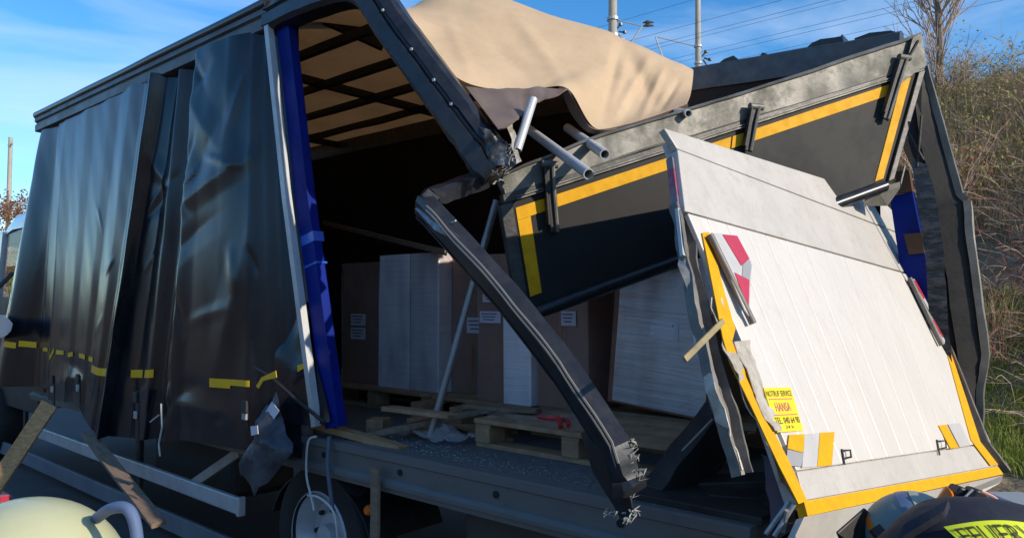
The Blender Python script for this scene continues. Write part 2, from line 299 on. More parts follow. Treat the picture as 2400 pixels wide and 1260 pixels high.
rd = MB().plate([(-200, -6.5, 0.004), (80, -6.5, 0.004), (80, 5.0, 0.004), (-200, 5.0, 0.004)], (0, 0, -0.003)).build('road', asphalt_m); tag(rd, kind='structure')
ln = MB().plate([(-200, 3.9, 0.009), (80, 3.9, 0.009), (80, 4.06, 0.009), (-200, 4.06, 0.009)], (0, 0, -0.004)).build('road_marking', whiteflag_m); tag(ln, kind='structure')
# ================================================================== TRUCK
truck = empty('truck', (-4.5, 1.25, 0))
tag(truck, 'wrecked curtain-sided truck with torn black tarpaulin, collapsed roof and crushed white tail lift', 'truck')
TI = Matrix.Translation((4.5, -1.25, 0))
class TB(MB):            # meshes given in world coordinates, parented to the truck
    def build(s, name, m, parent=None, **k):
        o = MB.build(s, name, m, None, **k); par = parent or truck; o.parent = par
        o.matrix_parent_inverse = par_world(par).inverted(); return o
def par_world(p):
    M = Matrix.Identity(4)
    while p is not None:
        M = p.matrix_parent_inverse @ (Matrix.LocRotScale(p.location, p.rotation_euler, p.scale)) if p.parent else Matrix.LocRotScale(p.location, p.rotation_euler, p.scale)
        if p.parent: M = par_world(p.parent) @ M
        break
    return M
FX, RX, BW = -8.07, -1.0, 2.5      # box front, box rear, box width
BZ, TZ = 0.96, 3.48                # bed and roof height

# --- bed
TB().box(((FX + RX) / 2, BW / 2, 0.925), (RX - FX, BW - 0.16, 0.07)).build('bed_floor', floor_m)
for yy, nm in ((0.0, 'side_beam'), (BW, 'side_beam')):
    sg = -1 if yy == 0 else 1
    prof = [(0, 0.965), (0.012, 0.958), (0.012, 0.925), (0, 0.918), (0, 0.845), (0.012, 0.838), (0.030, 0.822), (0.030, 0.805), (0.010, 0.797), (0.010, 0.775), (-0.07, 0.775), (-0.08, 0.965)]
    st = [[(x, yy + sg * a, z) for a, z in prof] for x in np.linspace(FX, RX - (0.0 if yy else 0.02), 30)]
    b = TB().loft(st).build(nm, beam_m)
    if yy == 0:
        for i in range(11):
            x = FX + 0.35 + i * 0.62
            TB().tube([(x, -0.006, 0.882), (x, 0.01, 0.882)], 0.016, 10).build('lashing_hole', inside_m, b)
# --- chassis
for y in (0.75, 1.65):
    TB().box((-5.3, y, 0.66), (8.4, 0.08, 0.22)).build('chassis_beam', darkmetal_m)
for x in (-7.4, -6.2, -5.0, -3.9, -2.9, -1.9, -1.15):
    TB().box((x, 1.25, 0.83), (0.07, 2.4, 0.11)).build('cross_member', darkmetal_m)
TB().box((-5.6, 0.6, 0.5), (1.3, 0.5, 0.42)).build('fuel_tank', darkmetal_m, bevel=0.05)
TB().box((-2.15, 0.45, 0.52), (0.85, 0.4, 0.36)).build('tool_box', mat('tool_box_grey', (0.05, 0.05, 0.045), (0.075, 0.07, 0.06), rough=0.7, scale=4, bump=0.2), bevel=0.02)
def wheel(x, y, sgn):
    w = empty('wheel', (x, y, 0.40)); w.parent = truck; w.matrix_parent_inverse = TI
    def ringrow(pr, nn=36): return [[(r * math.cos(a), yy * sgn, r * math.sin(a)) for r, yy in pr] for a in np.linspace(0, 2 * math.pi, nn + 1)]
    m = MB(); m.loft(ringrow([(0.245, 0.0), (0.30, -0.018), (0.385, -0.01), (0.402, 0.02), (0.402, 0.20), (0.385, 0.23), (0.245, 0.22)]), True, False); m.build('tyre', tyre_m, w, smooth=True)
    m = MB(); m.loft(ringrow([(0.25, -0.012), (0.262, 0.0), (0.246, 0.012), (0.235, 0.05), (0.20, 0.11), (0.15, 0.12), (0.12, 0.085), (0.07, 0.08), (0.065, 0.03), (0.001, 0.028)]), False, False); m.build('rim', rim_m, w, smooth=True, solid=0.004)
    for k in range(8):
        a = k * math.pi / 4; m = MB(); m.tube([(0.15 * math.cos(a), 0.10 * sgn, 0.15 * math.sin(a)), (0.15 * math.cos(a), 0.075 * sgn, 0.15 * math.sin(a))], 0.014, 6); m.build('wheel_nut', darkmetal_m, w)
    return w
wheel(-3.50, 0.06, 1); wheel(-3.50, 2.44, -1); wheel(-9.62, 0.06, 1); wheel(-9.62, 2.44, -1)
mg = TB(); mg.grid(lambda a, b: (-3.50 + 0.47 * math.cos(0.25 + a * 2.65), 0.05 + 0.5 * b, 0.38 + 0.37 * math.sin(0.25 + a * 2.65)), 16, 2); mg.build('mudguard', cabdark_m, solid=0.01, smooth=True)
# amber marker lamp
lp = P(862, 1195, y=-0.004); TB().tube([lp + Vector((0, 0.03, 0)), lp, lp + Vector((0, -0.012, 0))], [0.026, 0.026, 0.018], 14).build('marker_lamp', orange_m, smooth=True)
# side guard rail
g0 = P(92, 1012, y=-0.02); g1 = P(565, 1186, y=-0.02)
gr = TB().bar(g0, g1 + Vector((0, 0, 0)), 0.035, 0.10).build('side_guard_rail', alu_clean_m, bevel=0.008)
TB().bar(g1 + Vector((-0.02, 0.0, 0)), g1 + Vector((0.012, 0, 0)), 0.05, 0.115).build('end_cap', alu_clean_m, gr, bevel=0.008)
lg = TB().bar(P(-60, 1018, y=0.10), P(560, 1292, y=0.10), 0.03, 0.13).build('side_guard_rail', mat('dull_blue_grey', (0.13, 0.15, 0.18), (0.19, 0.21, 0.24), rough=0.5, scale=6, bump=0.2, bscale=30, dust=(0.2, 0.18, 0.16), dustamt=0.4), bevel=0.006)
for px_ in (60, 330):
    q_ = P(px_, 1000, y=0.13); TB().box((q_.x, 0.13, 0.5), (0.06, 0.03, 0.7)).build('guard_post', darkmetal_m)
TB().bar(P(562, 1058, y=0.05), P(440, 1142, y=0.0), 0.03, 0.06).build('guard_bracket', mat('bracket_beige', (0.34, 0.31, 0.27), (0.26, 0.235, 0.2), rough=0.6, bump=0.2), bevel=0.004)
FRB = P(2115, 112, y=BW); FRA = P(1640, 185, y=BW)
def railz(x): return 3.37 if x < -5 else 3.37 + (FRA.z - 3.37) * (x + 5) / (FRA.x + 5) if x < FRA.x else FRA.z + (FRB.z - FRA.z) * (x - FRA.x) / (FRB.x - FRA.x)
# --- front wall, far side wall
TB().box((FX + 0.02, BW / 2, 2.2), (0.05, BW - 0.06, 2.5)).build('front_wall', inside_m)
def farwall(a, b):
    x = FX + a * (RX - 0.25 - FX); return (x, BW - 0.03 + 0.03 * math.sin(x * 5) * math.sin(b * 3.1), BZ + b * ((railz(x) - 0.01) - BZ))
TB().grid(farwall, 90, 8).build('far_curtain', inside_m, solid=0.006, smooth=True)
# --- roof rails (near one bends down behind the blue post)
RP = [(-0.045, -0.085), (0.03, -0.085), (0.04, -0.078), (0.04, -0.02), (0.028, -0.012), (0.028, 0.0), (0.045, 0.012), (0.045, 0.055), (0.03, 0.085), (-0.01, 0.095), (-0.045, 0.08)]
near_front = [Vector((x, 0.0, 3.40)) for x in np.linspace(FX, -3.95, 14)]
rr = TB(); sweep(near_front, RP, (0, 0, 1), mb=rr); nr = rr.build('roof_rail', rail_m, smooth=35)
# dark rounded weather strip riding on the rail
ws = TB(); sweep([p + Vector((0, -0.012, 0.075)) for p in near_front], [(0.05 * math.cos(a), 0.042 * math.sin(a)) for a in np.linspace(0, 2 * math.pi, 13)[:-1]], (0, 0, 1), amp=lambda t: 0.004, f=3, mb=ws)
ws.build('weather_strip', curtain_m, nr, smooth=True)
bend = catmull([Vector((-3.97, 0.0, 3.40)), Vector((-3.5, 0.0, 3.40)), P(850, -30, y=0.0), P(930, 70, y=0.01), P(1026, 200, y=0.03), P(1098, 300, y=0.06), P(1172, 402, y=0.10)], 7)
RPb = [(-0.06, -0.105), (0.03, -0.10), (0.055, -0.08), (0.06, -0.01), (0.042, 0.0), (0.042, 0.012), (0.06, 0.022), (0.05, 0.07), (0.02, 0.088), (-0.05, 0.085)]
rr = TB(); sweep(bend, RPb, (0, 0.12, 1), amp=lambda t: 0.003 + 0.026 * max(0, (t - 0.72) / 0.28) ** 1.5, f=13, seed=3, mb=rr)
nb = rr.build('roof_rail', blackmetal_m, smooth=24, label='near roof rail bent down to the crushed rear corner')
for k in (20, 25, 29, 33):
    q = bend[k]; TB().tube([q + Vector((0.0, -0.062, 0.045)), q + Vector((0.0, -0.05, 0.045))], 0.008, 8).build('rivet', alu_clean_m, nb)
FRB = P(2115, 112, y=BW); FRA = P(1640, 185, y=BW)
far_r = [Vector((x, BW, 3.37 if x < -5 else 3.37 + (FRA.z - 3.37) * (x + 5) / (FRA.x + 5) if x < FRA.x else FRA.z + (FRB.z - FRA.z) * (x - FRA.x) / (FRB.x - FRA.x))) for x in np.linspace(FX, FRB.x, 24)]
def frz(x): return FRA.z + (FRB.z - FRA.z) * (x - FRA.x) / (FRB.x - FRA.x)
rr = TB(); sweep(far_r, [(-a, b) for a, b in RP], (0, 0, 1), amp=lambda t: 0.002 + 0.012 * t, f=3, mb=rr); fr = rr.build('roof_rail', rail_m, smooth=35)
# crumpled black tarp bits above the far rail
def lump(pxs, yv, dep=0.12):
    top = [P(a, b, y=yv) for a, b in pxs]; m = TB(); st = []
    for p in top: st.append([p + Vector((0, -0.02, 0)), p + Vector((0, dep, -0.01)), Vector((p.x, yv + dep, frz(p.x) + .04)), Vector((p.x, yv - 0.02, frz(p.x) + .04))])
    m.loft(st); return m.build('tarp_bunch', blackmetal_m, fr, smooth=50)
lump([(1675, 160), (1700, 140), (1722, 132), (1740, 147)], BW); lump([(1782, 135), (1790, 125), (1800, 128), (1808, 142)], BW)
lump([(1888, 118), (1905, 103), (1925, 94), (1972, 88), (1976, 82), (1979, 100)], BW); lump([(2005, 92), (2040, 79), (2090, 74), (2112, 80)], BW)

# --- blue sliding post
pt = P(662, 8, y=0.02); pt.z += 0.06; pb = P(788, 1000, y=0.02)
ax = (pb - pt).normalized()
bp_path = lerp_path([pt, pt.lerp(pb, 0.5) + Vector((-0.01, -0.01, 0)), pb], 8)
m = TB(); sweep(bp_path, [(-0.05, -0.03), (-0.042, -0.04), (0.07, -0.04), (0.07, 0.02), (-0.05, 0.02)], (0, -1, 0), mb=m); post = m.build('blue_post', blue_m, smooth=30)
strip_path = [p + Vector((-0.094, -0.058, 0)) for p in bp_path]; strip_path[0] = strip_path[0].lerp(strip_path[1], 0.95)
m = TB(); sweep(strip_path, [(-0.02, -0.02), (0.02, -0.02), (0.02, 0.02), (-0.02, 0.02)], (0, -1, 0), mb=m); m.build('edge_strip', alu_clean_m, post)
for py, hh in ((597, 0.028), (655, 0.006)):
    t = (py - 8) / 992.0; c = pt.lerp(pb, t) + Vector((-0.005 * math.sin(t * 3.1), -0.005, 0)); m = TB(); sweep([c - ax * hh, c + ax * hh], [(-0.053, -0.044), (0.073, -0.044), (0.073, 0.024), (-0.053, 0.024)], (0, -1, 0), mb=m); m.build('post_tape', bluetape_m, post)

# --- torn side curtain
CC = [  # px at the top, px at the hem, y top, y hem
    (90, -8, 0.00, -0.20), (97, 4, -0.02, -0.30), (130, 92, 0.01, -0.12), (135, 102, -0.012, -0.13), (152, 120, -0.020, -0.142), (178, 138, -0.018, -0.137), (206, 160, -0.026, -0.147), (226, 172, -0.022, -0.136),
    (262, 196, -0.030, -0.146), (284, 206, -0.027, -0.137), (312, 224, -0.042, -0.165), (344, 232, -0.03, -0.155), (374, 238, -0.09, -0.23), (383, 262, 0.0, -0.15), (402, 312, 0.03, -0.12), (420, 345, -0.02, -0.14), (446, 376, 0.05, -0.10),
    (477, 386, 0.0, -0.14), (485, 393, -0.10, -0.22), (522, 430, -0.10, -0.18), (560, 500, -0.085, -0.165), (598, 582, -0.03, -0.15), (614, 640, 0.0, -0.10), (630, 680, 0.02, -0.06), (645, 710, 0.04, -0.02), (668, 745, 0.07, 0.04)]
def zy(t): return 3.345 - t * 2.55
CN = 400; CT = 110
def cpt(px, yv, z):  # point in the plane y=yv seen at column px, at height z
    r0 = ray(px, 630); t = (yv - CAM.y) / r0.y; x = CAM.x + r0.x * t; return x
ctl = []
for pt_, pb_, y0, y1 in CC: ctl.append((cpt(pt_, 0.0, 0), cpt(pb_, y1, 0), y0, y1))
nC = len(ctl)
def hem(s): 
    return 0.80 + 0.06 * math.sin(s * 9) - 0.05 * math.exp(-((s - 0.45) / 0.10) ** 2) + (0.10 if s < 0.16 else 0) + 0.06 * math.exp(-((s - 0.30) / 0.06) ** 2)
CREASE = [(0.70, 0.10, 0.80, 0.30, 0.035, 0.0165), (0.80, 0.16, 0.74, 0.36, 0.03, -0.0138), (0.69, 0.42, 0.86, 0.30, 0.03, 0.0193), (0.68, 0.55, 0.80, 0.44, 0.03, -0.0110), (0.67, 0.88, 0.82, 0.93, 0.03, 0.0165), (0.67, 0.96, 0.78, 0.86, 0.025, -0.0138),
          (0.50, 0.22, 0.60, 0.34, 0.02, 0.0138), (0.52, 0.40, 0.62, 0.30, 0.02, -0.0110), (0.20, 0.86, 0.42, 0.92, 0.03, -0.0110), (0.16, 0.95, 0.40, 0.90, 0.03, 0.0110), (0.08, 0.3, 0.06, 0.8, 0.02, 0.0066), (0.84, 0.5, 0.80, 0.86, 0.025, 0.0165)]
_cr = random.Random(4)
for _ in range(20):
    a_, b_ = _cr.uniform(0.66, 0.84), _cr.uniform(0.08, 0.95); CREASE.append((a_, b_, a_ + _cr.uniform(-0.07, 0.07), b_ + _cr.uniform(-0.16, 0.16), _cr.uniform(0.008, 0.016), _cr.choice((-1, 1)) * _cr.uniform(0.006, 0.013)))
for _ in range(14):
    a_, b_ = _cr.uniform(0.10, 0.62), _cr.uniform(0.3, 0.97); CREASE.append((a_, b_, a_ + _cr.uniform(-0.05, 0.05), b_ + _cr.uniform(-0.14, 0.14), _cr.uniform(0.006, 0.012), _cr.choice((-1, 1)) * _cr.uniform(0.004, 0.008)))
def curt(s, t):
    u = s * (nC - 1); i = min(int(u), nC - 2); f = u - i; f = 0.55 * f + 0.45 * f * f * (3 - 2 * f)
    e = t ** 1.15; g_ = t ** 0.85
    def cp(k): return (ctl[k][0] * (1 - e) + ctl[k][1] * e, ctl[k][2] * (1 - g_) + ctl[k][3] * g_)
    a = cp(i); b = cp(i + 1); fl = u - i
    x = a[0] * (1 - fl) + b[0] * fl; y = a[1] * (1 - f) + b[1] * f
    z0 = 3.335; h = hem(s); z = z0 + (h - z0) * t
    y += 0.007 * mn.noise(Vector((x * 1.5, z * 0.5, 5))) + 0.004 * mn.noise(Vector((x * 6 + z * 2.0, z * 2.0, 9)))
    for (s0, t0, s1, t1, wd_, am) in CREASE:
        ds, dt = s1 - s0, t1 - t0; L2 = ds * ds + (dt * 0.6) ** 2; k = ((s - s0) * ds + (t - t0) * dt * 0.36) / L2
        if -0.1 < k < 1.1:
            kx = s - (s0 + ds * k); kt = (t - (t0 + dt * k)) * 0.6; dd = math.sqrt(kx * kx + kt * kt)
            if dd < wd_: y -= am * (1 - dd / wd_) ** 1.3 * max(0.0, math.sin(math.pi * (k + 0.1) / 1.2))
    return Vector((x, y, z))
m = TB(); m.grid(lambda a, b: curt(a, b), 360, 120); cur = m.build('side_curtain', curtain_m, smooth='all', solid=0.003)
gs = np.linspace(0, 1, 401); gt = np.linspace(0, 1, 141)
CG = np.array([[curt(a, b) for b in gt] for a in gs]); CP = proj(CG)
def cinv(px, py, lo=0.0, hi=1.0):
    i0, i1 = int(lo * 400), int(hi * 400) + 1
    d = ((CP[i0:i1] - np.array([px, py])) ** 2).sum(-1) - CG[i0:i1, :, 1] * -1500; k = np.unravel_index(d.argmin(), d.shape); return gs[k[0] + i0], gt[k[1]]
def cstrip(px0, py0, px1, py1, hpx, name, m_, parent, off=0.006, n=8):
    m = TB(); a = []; 
    s0, t0 = cinv(px0, py0); s1, t1 = cinv(px1, py1); sa, ta = cinv(px0, py0 + hpx); dt = max(0.006, ta - t0)
    for i in range(n + 1):
        k = i / n; s = s0 + (s1 - s0) * k; t = t0 + (t1 - t0) * k
        row = []
        for tt in (t, t + dt):
            c = curt(s, min(1, tt)); e1 = curt(min(1, s + .004), min(1, tt)) - c; e2 = curt(s, min(1, tt + .01)) - c; nn = e1.cross(e2)
            nn = nn.normalized() if nn.length > 0 else Vector((0, -1, 0))
            if nn.y > 0: nn = -nn
            row.append(c + nn * off)
        a.append(row)
    m.loft(a, closed=False); return m.build(name, m_, parent, solid=0.002)
for q in [(12, 797, 40, 800, 13), (46, 797, 88, 800, 13), (103, 811, 113, 812, 11), (118, 813, 128, 815, 11), (134, 818, 150, 821, 11), (160, 824, 173, 826, 11), (186, 829, 200, 832, 11), (210, 834, 218, 838, 12),
          (218, 853, 271, 858, 18), (311, 866, 337, 866, 17), (341, 866, 364, 866, 18), (494, 886, 540, 888, 18), (543, 888, 586, 891, 18)]:
    cstrip(*q, 'reflective_tape', yellow2_m, cur)
def lone_tape(pts, y):
    m = TB(); m.plate([P(a, b, y=y) for a, b in pts], (0, 0.003, 0)).build('reflective_tape', yellow2_m, cur)
lone_tape([(600, 904), (612, 884), (646, 868), (648, 884), (616, 892), (606, 910)], -0.20); lone_tape([(697, 856), (718, 847), (724, 856), (697, 871)], -0.05)
# buckles and straps on the hem
for px, p0, p1 in ((322, 915, 1040), (578, 945, 1005), (126, 880, 950), (186, 878, 945)):
    st_ = TB(); a = P(px, p0, y=-0.20); b = P(px, p1, y=-0.18); st_.bar(a, b, 0.05, 0.006, (0, -1, 0)); bk = st_.build('buckle_strap', cabdark_m, cur)
    TB().box(a.lerp(b, 0.12) + Vector((0, -0.012, 0)), (0.055, 0.016, 0.07)).build('buckle', darkmetal_m, cur, bevel=0.004)
    TB().box(a.lerp(b, 0.45) + Vector((0, -0.012, 0)), (0.045, 0.014, 0.05)).build('buckle', steel_m, cur, bevel=0.004)
m = TB(); m.tube([P(378, 945, y=-0.23), P(380, 1000, y=-0.23), P(372, 1040, y=-0.22), P(375, 1068, y=-0.22)], 0.006, 6); m.tube([P(372, 972, y=-0.23), P(352, 988, y=-0.23)], 0.005, 6); m.build('pull_cord', rope_m, cur)
# torn black strip of curtain swinging behind the hem, next to the post
m = TB(); m.grid(lambda a, b: crump(bil([P(612, 1000, y=-0.12), P(770, 990, y=-0.02), P(712, 700, y=0.0), P(612, 700, y=-0.02)])(a, b), 0.03, 3), 14, 18); m.build('curtain_lower_tail', curtain_m, cur, smooth='all', solid=0.003)
m = TB(); m.tube(catmull([P(598, 862, y=-0.20), P(640, 888, y=-0.18), P(700, 940, y=-0.12), P(762, 990, y=-0.06)], 5), 0.010, 6); m.build('tension_strap', cabdark_m, cur)
# torn scrap with white tag hanging by the bed
cs = [P(560, 1098, y=-0.20), P(600, 1158, y=-0.22), P(690, 1060, y=-0.18), P(668, 990, y=-0.14), P(648, 925, y=-0.12), P(620, 950, y=-0.14), P(605, 1010, y=-0.18)]
cen = sum(cs, Vector()) / len(cs); m = TB(); 
m.grid(lambda a, b: crump(cen.lerp(cs[int(a * 7) % 7].lerp(cs[(int(a * 7) + 1) % 7], a * 7 - int(a * 7)), b) + Vector((0, -0.06 * (1 - b * b), 0)), 0.022, 11), 42, 7)
scrap = m.build('torn_scrap', rag_m, cur, smooth='all', solid=0.004, label='dark crumpled scrap of curtain hanging with a white tag')
TB().plate([P(638, 940, y=-0.16), P(655, 962, y=-0.16), P(640, 985, y=-0.17), P(620, 970, y=-0.17)], (0, -0.003, 0)).build('white_tag', label_m, scrap)
TB().plate([P(588, 998, y=-0.25), P(604, 996, y=-0.25), P(606, 1016, y=-0.25), P(590, 1020, y=-0.25)], (0, -0.003, 0)).build('white_tag', label_m, scrap)
# small yellowish tag on the front corner
TB().plate([P(94, 325, y=-0.03), P(99, 322, y=-0.03), P(96, 378, y=-0.05), P(91, 380, y=-0.05)], (0, -0.003, 0)).build('corner_marker', yellow2_m, cur)

# --- roof tarpaulin
def V(*a): return Vector(a)
TC = [
    [V(-8.05, .03, 3.47), V(-8.05, .8, 3.50), V(-8.05, 1.5, 3.50), V(-8.05, 2.47, 3.44)],
    [V(-6, .03, 3.475), V(-6, .8, 3.50), V(-6, 1.5, 3.50), V(-6, 2.47, 3.44)],
    [V(-3.95, .04, 3.475), V(-3.95, .8, 3.50), V(-3.95, 1.5, 3.51), V(-3.95, 2.47, 3.44)],
    [P(915, 20, y=.07), V(-3.25, .45, 3.40), V(-3.25, .90, 3.56), V(-3.35, 2.47, 3.42)],
    [P(1000, 112, y=.10), P(1085, 60, y=.5), P(1160, -8, y=.92), V(-2.95, 2.47, 3.41)],
    [P(1075, 185, y=.13), P(1180, 110, y=.6), P(1290, 36, y=1.1), V(-2.8, 2.47, 3.35)],
    [P(1165, 210, y=.30), P(1260, 135, y=.75), P(1370, 58, y=1.2), V(-2.75, 2.47, 3.33)],
    [P(1262, 206, y=.50), P(1340, 145, y=.88), P(1432, 76, y=1.3), V(-2.7, 2.47, 3.3)],
    [P(1332, 210, y=.62), P(1430, 178, y=.98), P(1500, 107, y=1.42), V(-2.65, 2.47, 3.27)],
    [P(1398, 302, y=.76), P(1490, 232, y=1.12), P(1565, 138, y=1.5), V(-2.6, 2.45, 3.2)],
    [P(1500, 282, y=.98), P(1555, 225, y=1.28), P(1600, 152, y=1.57), V(-2.6, 2.42, 3.1)],
    [P(1610, 243, y=1.22), P(1628, 205, y=1.44), P(1621, 166, y=1.62), V(-2.6, 2.40, 3.0)],
]
for r in TC[4:]:
    r[1] = r[0].lerp(r[2], 0.5) + Vector((0.02, -0.015, -0.03))
TCR = [(1335, 212, 1190, 20, 22, 0.022), (1400, 300, 1462, 84, 20, -0.03), (1430, 296, 1530, 120, 18, 0.022), (1262, 206, 1120, 60, 16, -0.014), (1500, 282, 1560, 150, 14, 0.018), (1110, 190, 1040, 30, 16, 0.014), (1360, 120, 1480, 200, 14, -0.012), (1540, 270, 1600, 175, 12, -0.014)]
rows = [catmull(r, 16) for r in TC]; cols = [catmull([r[j] for r in rows], 24) for j in range(len(rows[0]))]
tv = []
for j, c in enumerate(cols):
    rowp = []
    for i, p in enumerate(c):
        e = min(1, max(0, (i - 72) / 40)); fr_ = j / (len(cols) - 1); k = e * math.sin(math.pi * min(1, max(0.0, fr_ * 1.5)))
        pxp = proj(np.array(p)); dent = math.exp(-((pxp[0] - (1458 + (pxp[1] - 90) * 0.5)) / 20) ** 2) * max(0.0, math.sin(math.pi * min(1, max(0, (pxp[1] - 70) / 190)))) * e
        p = p + Vector((0.03, -0.02, 0.05)).normalized() * (0.012 * k * mn.noise(p * 1.8) + 0.006 * k * abs(mn.noise(p * 4))) + Vector((-0.022, 0.022, -0.012)) * dent
        if e > 0.2 and 0.02 < fr_ < 0.72:
            for (x0, y0, x1, y1, w_, am) in TCR:
                dx, dy = x1 - x0, y1 - y0; L2 = dx * dx + dy * dy; kk = ((pxp[0] - x0) * dx + (pxp[1] - y0) * dy) / L2
                if 0 < kk < 1:
                    dd = abs((pxp[0] - x0) * dy - (pxp[1] - y0) * dx) / math.sqrt(L2)
                    if dd < w_: p = p + Vector((0.5, -0.5, 0.5)) * (am * (1 - dd / w_) * math.sin(math.pi * kk))
        rowp.append(p)
    tv.append(rowp)
m = TB(); m.loft(tv, closed=False); tarp = m.build('roof_tarpaulin', tarp_m, smooth='all', solid=0.003)
m = TB(); m.loft([[a, b] for a, b in zip([crump(p, 0.008, 12) for p in catmull([P(1092, 205, y=.14), P(1165, 210, y=.30), P(1262, 207, y=.50), P(1332, 209, y=.62)], 8)], [crump(p, 0.012, 9) for p in catmull([P(1168, 300, y=.02), P(1195, 292, y=.06), P(1246, 250, y=.30), P(1325, 216, y=.58)], 8)])], closed=False); m.build('tarp_hem', shaded_hem_m, tarp, smooth='all', solid=0.006)
m = TB(); m.loft([[a, b] for a, b in zip(catmull([P(1332, 210, y=.62), P(1362, 262, y=.70), P(1398, 303, y=.76), P(1500, 283, y=.98), P(1612, 244, y=1.22)], 7), catmull([P(1318, 216, y=.66), P(1345, 275, y=.74), P(1395, 314, y=.78), P(1502, 292, y=1.0), P(1612, 256, y=1.24)], 7))], closed=False); m.build('tarp_hem', shaded_hem_m, tarp, smooth='all', solid=0.006)
# roof bows and slats
for x in (-6.7, -4.9):
    TB().box((x, 1.25, 3.40), (0.05, 2.4, 0.06)).build('roof_bow', darkmetal_m)
for y in (0.45, 0.95, 1.45, 1.95):
    m = TB(); sweep(lerp_path([V(-8, y, 3.36), V(-3.6, y, 3.36), V(-3.3, y, 3.28)], 10), [(-.02, -.028), (.02, -.028), (.02, .028), (-.02, .028)], (0, 0, 1), amp=lambda t: 0.012, f=2.5, seed=y, mb=m); m.build('roof_slat', darkmetal_m)
m = TB(); m.bar(P(690, 10, y=0.25), P(900, 105, y=0.75), 0.05, 0.08); m.build('roof_bow', darkmetal_m)
# bare roof tubes sticking out of the torn tarp
for a, b, ya, yb, r_ in (((1235, 300), (1380, 408), 0.75, 0.16, 0.024), ((1330, 300), (1418, 362), 0.95, 0.40, 0.024), ((1250, 232), (1212, 352), 0.22, 0.10, 0.020), ((1560, 258), (1614, 266), 1.3, 1.02, 0.020)):
    A = P(*a, y=ya); B = P(*b, y=yb); m = TB(); m.pipe(A, B, r_, r_ * 0.78); m.build('roof_tube', alu_clean_m, smooth=40)

# --- torn metal at the crushed corner
def tatters(c, n, spread, name, m_, parent, L=(0.03, 0.09), dirv=None):
    m = TB()
    for _ in range(n):
        p = c + Vector((random.gauss(0, spread), random.gauss(0, spread * 0.6), random.gauss(0, spread))); d = Vector((random.gauss(0, 1), random.gauss(0, 1), random.gauss(0, 1))).normalized()
        if dirv: d = (d * 0.7 + Vector(dirv)).normalized()
        l = random.uniform(*L); s_ = d.orthogonal().normalized() * random.uniform(0.0012, 0.004); mid = p + d * l * 0.5 + Vector((random.gauss(0, .008),) * 3)
        m.add([p - s_, p + s_, mid + s_ * 0.8, mid - s_ * 0.8, p + d * l], [(0, 1, 2, 3), (3, 2, 4)])
    o_ = m.build(name, m_, parent, solid=0.0015); o_['kind'] = 'stuff'; return o_
for (a, b), n_ in (((1160, 405), 8), ((1178, 385), 9), ((1196, 372), 9), ((1205, 350), 7), ((1172, 425), 7), ((1190, 402), 9)):
    tatters(P(a, b, y=0.02), n_, 0.012, 'torn_metal', foil_m, nb, (0.012, 0.035))
m = TB(); m.grid(lambda a, b: crump(bil([P(1150, 395, y=-0.01), P(1215, 388, y=0.03), P(1175, 330, y=0.02), P(1130, 300, y=-0.02)])(a, b), 0.02, 20), 12, 12); m.build('peeled_skin', mat('peeled_dark_skin', (0.03, 0.032, 0.036), (0.30, 0.28, 0.24), contrast=(0.5, 0.75), rough=0.35, metal=0.2, scale=14, bump=0.5, bdist=.01), nb, smooth=60, solid=0.003)
m = TB(); m.grid(lambda a, b: crump(bil([P(1210, 385, y=0.06), P(1222, 380, y=0.08), P(1200, 282, y=0.12), P(1188, 290, y=0.10)])(a, b), 0.012, 14), 4, 10); m.build('peeled_skin', torn_m, nb, smooth=60, solid=0.003)

# --- rear header and top flap
HA = P(1185, 452, y=0.22); HB = P(2165, 150, y=2.45)
hd = Vector((HB.x - HA.x, HB.y - HA.y, 0)).normalized(); HN = Vector((hd.y, -hd.x, 0)); HPL = (HA, HN)
stn = [(1182, 432, 447), (1192, 402, 456), (1300, 356, 425), (1400, 316, 388), (1510, 283, 350), (1620, 250, 320), (1760, 208, 277), (1900, 163, 236), (2030, 118, 196), (2120, 90, 165), (2158, 76, 150)]
st = []
for px, ta, tb in stn:
    A = P(px, ta, plane=HPL); B = P(px + 6, tb, plane=HPL); M1 = A.lerp(B, 0.10) + HN * 0.020; M2 = A.lerp(B, 0.14) + HN * 0.004; M3 = A.lerp(B, 0.93) + HN * 0.004
    st.append([A, M1, M2, M3, B, B - HN * 0.06, A - HN * 0.07])
rr = [catmull([s[j] for s in st], 5) for j in range(7)]
m = TB(); m.loft([[crump(rr[j][i], 0.003 + (0.012 if i < 5 else 0), 9) for j in range(7)] for i in range(len(rr[0]))]); hdr = m.build('rear_header', alu_m, smooth=18)
m = TB(); m.plate([P(2140, 88, plane=HPL, off=0.035), P(2160, 78, plane=HPL, off=0.035), P(2172, 150, plane=HPL, off=0.035), P(2112, 196, plane=HPL, off=0.035)], -HN * 0.006); m.build('corner_cap', alu_m, hdr)
m = TB(); m.bar(P(2152, 96, plane=HPL, off=0.04), P(2128, 138, plane=HPL, off=0.04), 0.01, 0.01); m.build('crack', inside_m, hdr)
FTL, FTR = P(1180, 455, plane=HPL, off=-0.01), P(2162, 152, plane=HPL, off=-0.01)
FBL = P(1228, 742, y=0.32); FBR = P(2082, 432, y=2.14)
flap_fn = bil([FBL, FBR, FTR, FTL])
FN = (FTR - FTL).cross(FTL - FBL).normalized(); FN = FN if FN.x > 0 else -FN
flap = empty('rear_flap', FTL); flap.parent = truck; flap.matrix_parent_inverse = TI
